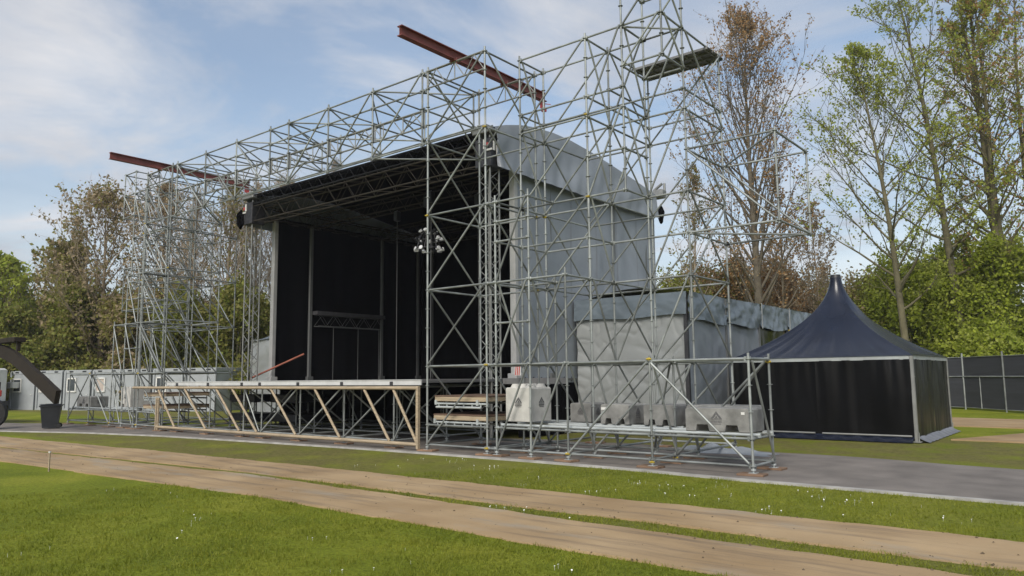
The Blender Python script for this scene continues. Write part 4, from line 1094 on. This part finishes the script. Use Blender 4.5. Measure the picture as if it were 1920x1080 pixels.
# ------------------------------------------------------------------ vegetation
def leaf_mat(name, c1, c2, trans=0.25):
    m = bpy.data.materials.new(name); m.use_nodes = True
    N, L = m.node_tree.nodes, m.node_tree.links; b = N['Principled BSDF']
    b.inputs['Roughness'].default_value = .6; b.inputs['Specular IOR Level'].default_value = .25
    t = N.new('ShaderNodeTexCoord'); n = N.new('ShaderNodeTexNoise'); n.inputs['Scale'].default_value = 1.1; n.inputs['Detail'].default_value = 6; n.inputs['Roughness'].default_value = .7
    L.new(t.outputs['Object'], n.inputs['Vector'])
    r = N.new('ShaderNodeValToRGB'); r.color_ramp.elements[0].position = .32; r.color_ramp.elements[1].position = .68
    r.color_ramp.elements[0].color = (*c1, 1); r.color_ramp.elements[1].color = (*c2, 1)
    L.new(n.outputs['Fac'], r.inputs[0])
    L.new(r.outputs[0], b.inputs['Base Color'])
    tr = N.new('ShaderNodeBsdfTranslucent'); L.new(r.outputs[0], tr.inputs['Color'])
    mx = N.new('ShaderNodeMixShader'); mx.inputs[0].default_value = trans
    L.new(b.outputs[0], mx.inputs[1]); L.new(tr.outputs[0], mx.inputs[2]); L.new(mx.outputs[0], N['Material Output'].inputs['Surface'])
    return m
LF_GREEN = leaf_mat('leaf_fresh_green', (.23,.28,.045), (.43,.46,.10), 0.5)
LF_BRIGHT = leaf_mat('leaf_bright_green', (.20,.27,.022), (.42,.47,.06), 0.5)
LF_DARK = leaf_mat('leaf_dark_green', (.12,.155,.026), (.28,.30,.065), 0.45)
LF_BROWN = leaf_mat('leaf_bud_brown', (.29,.225,.14), (.48,.38,.24), 0.5)
LF_RED = leaf_mat('leaf_red_brown', (.31,.175,.075), (.48,.30,.14), 0.5)
LF_OLIVE = leaf_mat('leaf_olive', (.15,.15,.038), (.31,.285,.085), 0.5)
BARK = mat('bark', (.10, .085, .06), .9, 0, .35, 3, bump=.4, bscale=12)
BARK_G = mat('bark_mossy', (.11, .098, .055), .9, 0, .35, 2, bump=.4, bscale=12)
BARK_L = mat('bark_pale', (.27, .22, .16), .9, 0, .3, 3, bump=.4, bscale=12)

def quad_mesh(name, C, size, m, parent, seed, aspect=1.5):
    g = np.random.default_rng(seed); n = len(C)
    if n == 0: return None
    C = np.asarray(C, float)
    a = g.normal(size=(n, 3)); a /= np.linalg.norm(a, axis=1)[:, None]
    b = g.normal(size=(n, 3)); b -= a * (a * b).sum(1)[:, None]; b /= np.linalg.norm(b, axis=1)[:, None]
    s = size * g.uniform(.6, 1.35, n)[:, None]
    a = a * s * aspect * .5; b = b * s * .5
    V = np.stack([C - a, C + b * .9 - a * .1, C + a, C - b * .9 - a * .1], 1).reshape(-1, 3)
    me = bpy.data.meshes.new(name)
    me.vertices.add(4 * n); me.vertices.foreach_set('co', V.astype(np.float32).ravel())
    me.loops.add(4 * n); me.loops.foreach_set('vertex_index', np.arange(4 * n, dtype=np.int32))
    me.polygons.add(n); me.polygons.foreach_set('loop_start', np.arange(0, 4 * n, 4, dtype=np.int32)); me.polygons.foreach_set('loop_total', np.full(n, 4, dtype=np.int32))
    me.materials.append(m); me.update(calc_edges=True); me.validate()
    o = bpy.data.objects.new(name, me); COL.objects.link(o)
    if parent: o.parent = parent
    return o

def chain(mb, pts, r0, r1, n):
    """one tapering tube through pts"""
    vs = []; k = len(pts)
    for i, p in enumerate(pts):
        d = (pts[min(i + 1, k - 1)] - pts[max(i - 1, 0)]).normalized()
        a = d.orthogonal().normalized() if abs(d.z) < .9 else Vector((1, 0, 0)); a = (a - d * a.dot(d)).normalized(); b = d.cross(a)
        r = r0 + (r1 - r0) * i / (k - 1)
        for j in range(n):
            t = 2 * math.pi * j / n; vs.append(p + a * (r * math.cos(t)) + b * (r * math.sin(t)))
    mb.add(vs, [(i * n + j, i * n + (j + 1) % n, (i + 1) * n + (j + 1) % n, (i + 1) * n + j) for i in range(k - 1) for j in range(n)], True)

def make_tree(name, loc, h, seed, label, cat='tree', group=None, tr=.2, base=.25, spread=.28, ang=45, n1=34, n2=6, n3=4, leaves=8, lsize=.13, leafm=LF_GREEN,
              bark=BARK, lean=(0, 0), shape='oval', stems=1, upcurve=.5, jit=.35, leaf2=None, twig=1.0, tk=1.0):
    r = random.Random(seed)
    root = empty(name, label, cat, group, loc)
    mb = MB(); LC = []; LC2 = []
    for sidx in range(stems):
        ox = Vector((r.uniform(-.6, .6), r.uniform(-.6, .6), 0)) if stems > 1 else Vector((0, 0, 0))
        hh = h * (1 if sidx == 0 else r.uniform(.8, .98)); K = 10; tp = []
        wx, wy = r.uniform(0, 6), r.uniform(0, 6); fan = Vector((r.uniform(-1, 1), r.uniform(-1, 1), 0)) * (.08 * hh if stems > 1 else 0)
        for i in range(K + 1):
            t = i / K
            tp.append(ox + fan * t * t + Vector((lean[0] * t + .012 * hh * math.sin(t * 5 + wx) * t, lean[1] * t + .012 * hh * math.sin(t * 4 + wy) * t, hh * t)))
        chain(mb, tp, tr, .02, 8)
        for k in range(n1):
            t = base + (1 - base) * ((k + r.random()) / n1) ** .95
            i = min(int(t * K), K - 1); f = t * K - i; p = tp[i].lerp(tp[i + 1], f)
            tt = (t - base) / (1 - base)
            if shape == 'oval': pl = math.sin(math.pi * min(1, .12 + .88 * tt) ** .8) * .9 + .12
            elif shape == 'column': pl = (.55 + .45 * math.sin(math.pi * tt)) * (1 - .75 * tt ** 3)
            else: pl = (1 - tt) * .9 + .18          # cone
            L1 = h * spread * pl * r.uniform(.7, 1.15)
            az = k * 2.399 + r.uniform(-.5, .5); el = math.radians(ang + 22 * tt + r.uniform(-10, 10))
            d = Vector((math.cos(az) * math.cos(el), math.sin(az) * math.cos(el), math.sin(el)))
            pts = [p]; M_ = 5; dd = d.copy()
            for q in range(M_):
                dd = (dd + Vector((r.uniform(-jit, jit), r.uniform(-jit, jit), upcurve * .25 + r.uniform(-jit, jit) * .5)) * .5).normalized(); pts.append(pts[-1] + dd * (L1 / M_))
            rb = max(.018, tr * (1 - t) * .42 + .012); chain(mb, pts, rb, .010, 5)
            for a in range(n2):
                s = .25 + .75 * (a + r.random()) / n2; i2 = min(int(s * M_), M_ - 1); p2 = pts[i2].lerp(pts[i2 + 1], s * M_ - i2)
                d0 = (pts[i2 + 1] - pts[i2]).normalized()
                d2 = (d0 + Vector((r.uniform(-1, 1), r.uniform(-1, 1), r.uniform(-.5, .9))) * .85).normalized()
                L2 = L1 * (.45 - .2 * s) * r.uniform(.7, 1.3) + .25
                p3 = p2 + d2 * L2 * .5; d3 = (d2 + Vector((r.uniform(-.4, .4), r.uniform(-.4, .4), .35 * upcurve))).normalized(); p4 = p3 + d3 * L2 * .5
                chain(mb, [p2, p3, p4], .011 * tk, .006 * tk, 3)
                for b in range(n3):
                    s3 = r.uniform(.2, 1); pp = p2.lerp(p3, s3 * 2) if s3 < .5 else p3.lerp(p4, s3 * 2 - 1)
                    d5 = (d2 + Vector((r.uniform(-1, 1), r.uniform(-1, 1), r.uniform(-.5, 1)))).normalized(); L3 = L2 * r.uniform(.3, .55) * twig
                    pe = pp + d5 * L3
                    chain(mb, [pp, pe], .006 * tk, .003 * tk, 3)
                    for c in range(leaves):
                        q = pp.lerp(pe, r.uniform(.15, 1.1)) + Vector((r.gauss(0, .09), r.gauss(0, .09), r.gauss(0, .09)))
                        (LC2 if leaf2 and r.random() < .35 else LC).append(tuple(q))
    mb.build('trunk', bark, root)
    quad_mesh('crown', LC, lsize, leafm, root, seed)
    if leaf2: quad_mesh('crown', LC2, lsize, leaf2, root, seed + 1)
    return root

def make_shrub(name, loc, size, seed, label, leafm, n=9000, lsize=.16, group=None, cat='shrub', leaf2=None, hollow=.5):
    r = np.random.default_rng(seed); root = empty(name, label, cat, group, loc)
    sx, sy, sz = size
    # several lobes, leaves on twig fans near each lobe's skin, gaps between lobes
    K = 16; C = []
    lob = [(r.uniform(-.62, .62) * sx, r.uniform(-.6, .6) * sy, r.uniform(.12, .82) * sz, r.uniform(.22, .42)) for _ in range(K)]
    lob += [(r.uniform(-.8, .8) * sx, r.uniform(-.5, .5) * sy, .12 * sz, .32) for _ in range(5)]
    per = n // (len(lob) * 14)
    mb = MB()
    for (x, y, z, q) in lob:
        chain(mb, [Vector((x * .3, y * .3, 0)), Vector((x * .7, y * .7, z * .5)), Vector((x, y, z))], .05, .012, 4)
        R = np.array([q * sx, q * sy * 1.1, q * sz * .62])
        for f in range(14):
            d = r.normal(size=3); d /= np.linalg.norm(d); d[2] = abs(d[2]) * .9 - .15
            tip = np.array([x, y, z]) + d * R * r.uniform(.75, 1.1)
            chain(mb, [Vector((x, y, z)), Vector(tip)], .014, .005, 3)
            pts = tip + r.normal(size=(per, 3)) * R * r.uniform(.15, .30)
            C.append(pts)
    C = np.concatenate(C); C[:, 2] = np.abs(C[:, 2])
    mb.build('stems', BARK, root)
    if leaf2 is not None:
        k = r.random(len(C)) < .4
        quad_mesh('crown', C[~k], lsize, leafm, root, seed); quad_mesh('crown', C[k], lsize, leaf2, root, seed + 1)
    else: quad_mesh('crown', C, lsize, leafm, root, seed)
    return root

# right-hand trees
make_tree('poplar_tree', (-12.2, 32.8, 0), 24.6, 21, 'tall narrow poplar with red-brown buds behind the scaffold wing', tr=.34, base=.16, spread=.36, ang=46, n1=60, n2=8, n3=4, leaves=6, lsize=.115, tk=1.5,
          leafm=LF_RED, leaf2=LF_BROWN, bark=BARK, shape='column', upcurve=1.0)
make_tree('young_tree', (-3.6, 32.3, 0), 20.4, 22, 'slender tree with sparse fresh leaves, its trunk rising right of the tent peak', tr=.24, base=.26, spread=.30, ang=30, n1=40, n2=8, n3=4, leaves=6, lsize=.115, tk=1.5,
          leafm=LF_GREEN, bark=BARK_G, lean=(-1.5, .3), shape='oval', upcurve=.7)
make_tree('tall_tree', (-1.2, 35.8, 0), 28.5, 23, 'tall tree with a bare leaning trunk leaving the top of the picture', tr=.27, base=.25, spread=.20, ang=25, n1=46, n2=7, n3=4, leaves=6, lsize=.12, tk=1.5,
          leafm=LF_GREEN, bark=BARK_G, lean=(-2.6, .6), shape='oval', upcurve=.6)
make_tree('tall_tree', (0.2, 37.9, 0), 30.0, 24, 'ivy-green three-stemmed tall tree at the right picture edge', tr=.30, base=.12, spread=.15, ang=30, n1=32, n2=7, n3=4, leaves=7, lsize=.12, tk=1.5,
          leafm=LF_GREEN, leaf2=LF_RED, bark=BARK_G, lean=(.1, .1), shape='column', upcurve=.6, stems=3)
make_tree('tall_tree', (1.9, 40.4, 0), 28.0, 25, 'tall tree with some reddish leaves partly out of the right edge', tr=.2, base=.2, spread=.2, ang=34, n1=36, n2=7, n3=4, leaves=5, lsize=.125, tk=1.5, leafm=LF_GREEN, leaf2=LF_RED, bark=BARK_G, shape='oval')
make_tree('thin_tree', (-12.8, 39.0, 0), 16.2, 26, 'thin russet tree right behind the outer end of the scaffold wing', tr=.12, base=.1, spread=.2, ang=45, n1=30, n2=6, n3=4, leaves=3, lsize=.14, tk=1.5, leafm=LF_RED, leaf2=LF_BROWN, bark=BARK_L, shape='oval')
make_tree('thin_tree', (-18.3, 36.7, 0), 16.8, 27, 'thin olive-brown tree between the poplar and the grey stage roof', tr=.12, base=.1, spread=.24, ang=45, n1=30, n2=6, n3=4, leaves=3, lsize=.14, tk=1.5, leafm=LF_OLIVE, leaf2=LF_BROWN, bark=BARK_L, shape='oval')
make_tree('thin_tree', (-11.1, 41.6, 0), 13.7, 28, 'thin pale budding tree behind the tent peak', tr=.11, base=.1, spread=.24, ang=50, n1=30, n2=6, n3=4, leaves=3, lsize=.14, tk=1.5, leafm=LF_BROWN, bark=BARK_L, shape='oval')
sh_r = [((-20.7, 37.8, 0), (3.4, 2.6, 11.2), LF_OLIVE, LF_GREEN, 'olive shrub behind the marquee roof, nearest the stage'), ((-18.7, 40.9, 0), (3.6, 2.6, 13.0), LF_RED, LF_OLIVE, 'rusty brown shrub behind the marquee left of the poplar trunk'),
        ((-15.3, 42.3, 0), (3.6, 2.6, 12.2), LF_RED, LF_BROWN, 'rusty shrub right of the poplar trunk'), ((-12.5, 43.3, 0), (3.3, 2.6, 11.2), LF_BROWN, LF_RED, 'pale brown shrub left of the tent peak'),
        ((-8.2, 38.3, 0), (3.0, 2.4, 9.6), LF_OLIVE, LF_BROWN, 'olive-green shrub right behind the tent peak'), ((-6.1, 37.8, 0), (3.0, 2.4, 9.4), LF_GREEN, LF_OLIVE, 'mid-green shrub behind the slender tree trunk'),
        ((-3.7, 37.2, 0), (3.2, 2.4, 10.4), LF_BRIGHT, LF_GREEN, 'bright green shrub between the slender tree and the leaning trunk'), ((-1.7, 37.9, 0), (3.0, 2.4, 11.3), LF_BRIGHT, LF_GREEN, 'bright green shrub above the fence at the leaning trunk'),
        ((0.6, 36.6, 0), (3.0, 2.4, 11.0), LF_BRIGHT, LF_DARK, 'bright green shrub at the right edge above the fence'), ((-0.4, 33.6, 0), (2.6, 1.6, 5.2), LF_BRIGHT, LF_GREEN, 'low bright green shrub close behind the fence'),
        ((-6.8, 46.8, 0), (4.4, 2.8, 12.0), LF_GREEN, LF_OLIVE, 'green shrub in the second row behind the tent'), ((-2.0, 47.6, 0), (4.4, 2.8, 13.6), LF_DARK, LF_GREEN, 'dark green shrub in the second row at the right edge'),
        ((-12.2, 47.5, 0), (4.4, 2.8, 11.0), LF_BROWN, LF_OLIVE, 'brown-olive shrub in the second row behind the tent peak'), ((-23.4, 38.6, 0), (3.6, 2.6, 10.3), LF_OLIVE, LF_DARK, 'olive shrub hidden mostly by the stage side wall')]
for i, (p, s, a, b, l) in enumerate(sh_r):
    make_shrub('shrub', p, (s[0], s[1], s[2] * .9), 100 + i, l, a, 27000, .15, 'shrubs behind the tent and fence', leaf2=b)
# left-hand trees
lt = [((-62, 6.5, 0), 11.0, LF_GREEN, LF_BRIGHT, 'green round tree at the left picture edge', 5, .22, .34, 40, 'oval', .22), ((-66, 13, 0), 12.2, LF_BROWN, LF_OLIVE, 'bare-topped brownish tree behind the left green tree', 3, .2, .28, 50, 'oval', .2),
      ((-51.8, 9.6, 0), 14.6, LF_BROWN, LF_OLIVE, 'broad brown-budded tree left of the far scaffold tower', 5, .17, .42, 40, 'oval', .28), ((-48.5, 12.3, 0), 15.6, LF_BROWN, None, 'tall brown-budded tree behind the outer edge of the far tower', 4, .16, .34, 48, 'oval', .3),
      ((-44.6, 12.6, 0), 14.6, LF_BROWN, None, 'bare upright tree seen through the far tower, left of its middle', 1, .09, .30, 50, 'column', .2), ((-42.9, 14.4, 0), 15.2, LF_OLIVE, LF_BROWN, 'upright tree with olive buds seen through the middle of the far tower', 2, .14, .30, 50, 'column', .24),
      ((-43.7, 17.0, 0), 16.0, LF_BROWN, None, 'bare upright tree between the far tower and the left lattice mast', 1, .09, .30, 50, 'column', .2), ((-44.5, 19.8, 0), 17.0, LF_BROWN, None, 'bare upright tree behind the left lattice mast', 1, .09, .30, 50, 'column', .2),
      ((-47, 26.5, 0), 20.2, LF_BROWN, None, 'bare tree top above the left part of the stage roof', 1, .09, .30, 50, 'column', .2), ((-44.5, 29.0, 0), 20.8, LF_BROWN, None, 'bare tree top above the middle of the stage roof', 1, .09, .30, 50, 'column', .2),
      ((-56.5, 9.0, 0), 11.5, LF_OLIVE, LF_BROWN, 'olive tree between the left green tree and the broad brown tree', 6, .2, .42, 40, 'oval', .22), ((-42.0, 30.5, 0), 20.0, LF_BROWN, None, 'bare tree top peeping over the right part of the stage roof', 1, .09, .30, 50, 'column', .2)]
for i, (p, h, a, b, l, nl, ls, sp, an_, shp, tr_) in enumerate(lt):
    make_tree('spring_tree', p, h, 40 + i, l, group='trees left of the stage', tr=tr_, base=.12, spread=sp, ang=an_, n1=44 if shp == 'column' else 38, n2=7, n3=4, leaves=nl, lsize=ls, leafm=a, leaf2=b, bark=BARK_L, tk=1.6 if shp == 'column' else 1.7, twig=1.7, shape=shp, upcurve=1.7 if shp == 'column' else .6)
bare = [o for o in bpy.data.objects if o.type == 'EMPTY' and o.name.startswith('spring_tree') and o.get('label', '').startswith('bare upright')]
extra = [((-52.2, 16.2, 0), .98, 'bare tree between the broad brown tree and the far tower'), ((-48.8, 19.1, 0), 1.0, 'bare tree in the second row, seen through the left third of the far tower'), ((-47.8, 22.4, 0), 1.04, 'bare tree in the second row, seen through the middle of the far tower'),
         ((-47.0, 25.2, 0), 1.04, 'bare tree in the second row, seen through the right third of the far tower'), ((-45.9, 30.9, 0), 1.16, 'bare tree whose top shows through the left end of the bridge truss'), ((-46.2, 33.4, 0), 1.2, 'bare tree top between the two bare tops over the left part of the stage roof'),
         ((-43.3, 35.7, 0), 1.28, 'bare tree top behind the bridge truss left of its middle'), ((-39.6, 39.1, 0), 1.3, 'bare tree top behind the middle of the bridge truss'), ((-38.6, 41.7, 0), 1.3, 'bare tree top under the right half of the bridge truss')]
for i, (p, sc_, l) in enumerate(extra): dup(bare[i % len(bare)], p, 1.3 * i + .7, sc_, l)
hl = [((-63, 4.0, 0), (3.4, 2.4, 6.5), LF_GREEN, LF_DARK, 'green shrub at the left picture edge'), ((-57.5, 6.5, 0), (3.6, 2.6, 6.2), LF_DARK, LF_OLIVE, 'dark shrub above the first site cabin'), ((-52.5, 8.8, 0), (3.6, 2.6, 7.4), LF_OLIVE, LF_DARK, 'olive shrub above the second site cabin'),
      ((-48.2, 10.4, 0), (3.6, 2.6, 7.0), LF_OLIVE, LF_BROWN, 'brown-olive shrub above the third site cabin'), ((-44.4, 11.8, 0), (3.4, 2.6, 6.2), LF_DARK, LF_OLIVE, 'dark shrub seen through the foot of the far tower'),
      ((-41.0, 14.0, 0), (3.4, 2.6, 6.4), LF_OLIVE, LF_DARK, 'olive shrub seen through the far tower, right of its middle'), ((-38.4, 17.5, 0), (3.0, 2.6, 6.6), LF_BRIGHT, LF_OLIVE, 'bright green shrub beside the left lattice mast'),
      ((-67, 9, 0), (4.4, 3.0, 7.2), LF_DARK, LF_GREEN, 'dark shrub in the second row at the left edge'), ((-59, 13.5, 0), (5, 3.0, 7.2), LF_DARK, LF_OLIVE, 'dark shrub in the second row above the cabins'), ((-50, 17, 0), (5, 3.0, 7.0), LF_DARK, LF_OLIVE, 'dark shrub in the second row behind the far tower')]
for i, (p, s, a, b, l) in enumerate(hl):
    make_shrub('shrub', p, (s[0] * 1.1, s[1], s[2] * 1.28), 200 + i, l, a, 30000, .19, 'shrubs behind the site cabins', leaf2=b)

# far-off wood that closes the view behind everything
g = np.random.default_rng(5); C = []
for k in range(150):
    t = k / 150; az = math.radians(-12 + 100 * t) ; D = 95 + 12 * math.sin(k * 1.7)
    x, y = CAM_LOC[0] - D * math.sin(az), CAM_LOC[1] + D * math.cos(az); hgt = 7.0 + 2.5 * math.sin(k * .9) + g.uniform(-1, 1)
    C.append(np.stack([g.normal(x, 1.8, 260), g.normal(y, 1.8, 260), hgt * g.uniform(0, 1, 260) ** .8], 1))
tag(quad_mesh('wood', np.concatenate(C), .75, LF_DARK, None, 77, 1.2), 'far-off green wood closing the view behind the trees', 'wood', kind='stuff')

# ------------------------------------------------------------------ grass blades and daisies near the camera
def blades():
    g = np.random.default_rng(3)
    n = 230000
    # denser close to the camera: sample polar round the camera
    D = 3.0 + 13.0 * g.random(n) ** 1.15; az = np.radians(g.uniform(-4, 80, n))
    x = CAM_LOC[0] - D * np.sin(az); y = CAM_LOC[1] + D * np.cos(az)
    keep = np.ones(n, bool)
    lb = np.array([lerp_poly(L2B, a) for a in x]); l2t = np.array([lerp_poly(L2T, a) for a in x]); l1b = np.array([lerp_poly(L1B, a) for a in x]); l1t = np.array([lerp_poly(L1T, a) for a in x]); kb = np.array([lerp_poly(KERB, a) for a in x])
    keep = (y < lb + .025) | ((y > l2t - .02) & (y < l1b + .025)) | ((y > l1t - .02) & (y < kb - .06))
    x, y = x[keep], y[keep]; n = len(x)
    z = np.array([ground_z(a, b) for a, b in zip(x, y)])
    cl = np.array([mnoise.noise(Vector((a * 2.2, b * 2.2, 0))) + .6 * mnoise.noise(Vector((a * 7, b * 7, 4))) for a, b in zip(x, y)])
    h = g.uniform(.016, .042, n) * np.clip(1.05 + 1.1 * cl, .45, 2.2); w = g.uniform(.003, .006, n) * 1.3; a = g.uniform(0, 6.28, n); lx = g.normal(0, .018, n); ly = g.normal(0, .018, n)
    V = np.stack([np.stack([x - w * np.cos(a), y - w * np.sin(a), z], 1), np.stack([x + w * np.cos(a), y + w * np.sin(a), z], 1), np.stack([x + lx, y + ly, z + h], 1)], 1).reshape(-1, 3)
    me = bpy.data.meshes.new('grass')
    me.vertices.add(3 * n); me.vertices.foreach_set('co', V.astype(np.float32).ravel())
    me.loops.add(3 * n); me.loops.foreach_set('vertex_index', np.arange(3 * n, dtype=np.int32))
    me.polygons.add(n); me.polygons.foreach_set('loop_start', np.arange(0, 3 * n, 3, dtype=np.int32)); me.polygons.foreach_set('loop_total', np.full(n, 3, dtype=np.int32))
    me.materials.append(leaf_mat('grass_blade', (.12, .155, .013), (.28, .29, .036), .4)); me.update(calc_edges=True)
    o = bpy.data.objects.new('grass', me); COL.objects.link(o)
    tag(o, 'short green lawn grass in the foreground', 'grass', kind='stuff')
blades()
def daisies():
    g = np.random.default_rng(9); mb = MB()
    cl = [(g.uniform(-9, 5), g.uniform(-11.5, -7.2)) for _ in range(26)] + [(g.uniform(-8, 5), g.uniform(-3.2, -1.0)) for _ in range(44)] + [(g.uniform(-6, 4), g.uniform(-5.2, -4.95)) for _ in range(6)]
    for cx, cy in cl:
        for _ in range(g.integers(1, 5)):
            x, y = g.normal(cx, .16), g.normal(cy, .16)
            if lerp_poly(L2B, x) < y < lerp_poly(L1T, x) and not (lerp_poly(L2T, x) + .03 < y < lerp_poly(L1B, x) - .03): continue
            if y > lerp_poly(KERB, x) - .1: continue
            z = ground_z(x, y) + g.uniform(.03, .05); r = g.uniform(.008, .0125)
            tx, ty_ = g.normal(0, .35), g.normal(0, .35)
            mb.add([(x + r * math.cos(k * 1.0472), y + r * math.sin(k * 1.0472), z + r * (tx * math.cos(k * 1.0472) + ty_ * math.sin(k * 1.0472))) for k in range(6)] + [(x, y, z - .004)], [(0, 1, 2, 3, 4, 5)])
            mb.tube((x, y, z - .045), (x, y, z - .002), .0015, 3)
    tag(mb.build('daisies', mat('daisy_white', (.78, .78, .74), .7, 0, .05, 5)), 'white daisies scattered over the lawn', 'flowers', kind='stuff')
daisies()

# ------------------------------------------------------------------ thin haze volume, added to lift and soften the dark far trees
mb = MB(); mb.box((-10, 20, 19.5), (260, 190, 42.0)); hz_o = mb.build('haze', None)
hm = bpy.data.materials.new('haze'); hm.use_nodes = True; hm.node_tree.nodes.clear()
ho = hm.node_tree.nodes.new('ShaderNodeOutputMaterial'); hv = hm.node_tree.nodes.new('ShaderNodeVolumePrincipled')
hv.inputs['Color'].default_value = (.9, .93, 1, 1); hv.inputs['Density'].default_value = .0004; hv.inputs['Anisotropy'].default_value = .2
hm.node_tree.links.new(hv.outputs[0], ho.inputs['Volume'])
hz_o.data.materials.clear(); hz_o.data.materials.append(hm)
tag(hz_o, 'thin pale haze volume added over the site to lift the dark far trees', 'haze', kind='stuff')

# clods and crumbs of soil lying on the board tracks
def crumbs():
    g = np.random.default_rng(21); mb = MB()
    for _ in range(700):
        x = g.uniform(-22, 6); T, B = ((L1T, L1B), (L2T, L2B))[g.integers(0, 2)]
        t = np.clip(g.normal(.5, .3), .0, 1.0) if g.random() < .5 else g.choice([.02, .98]) + g.normal(0, .02)
        y = lerp_poly(B, x) + (lerp_poly(T, x) - lerp_poly(B, x)) * t; z = ground_z(x, y) + .03
        r = abs(g.normal(.006, .006)) + .003
        P = [(x + r * g.uniform(.6, 1.3) * math.cos(a), y + r * g.uniform(.6, 1.3) * math.sin(a), z - .004) for a in (0, 1.25, 2.5, 3.8, 5.0)] + [(x + g.normal(0, r * .3), y + g.normal(0, r * .3), z + r * g.uniform(.3, .8))]
        mb.add(P, [(i, (i + 1) % 5, 5) for i in range(5)])
    tag(mb.build('soil_crumbs', mat('soil', (.10, .075, .045), .95, 0, .4, 20)), 'crumbs of soil scattered on the tan board tracks', 'soil', kind='stuff')
crumbs()
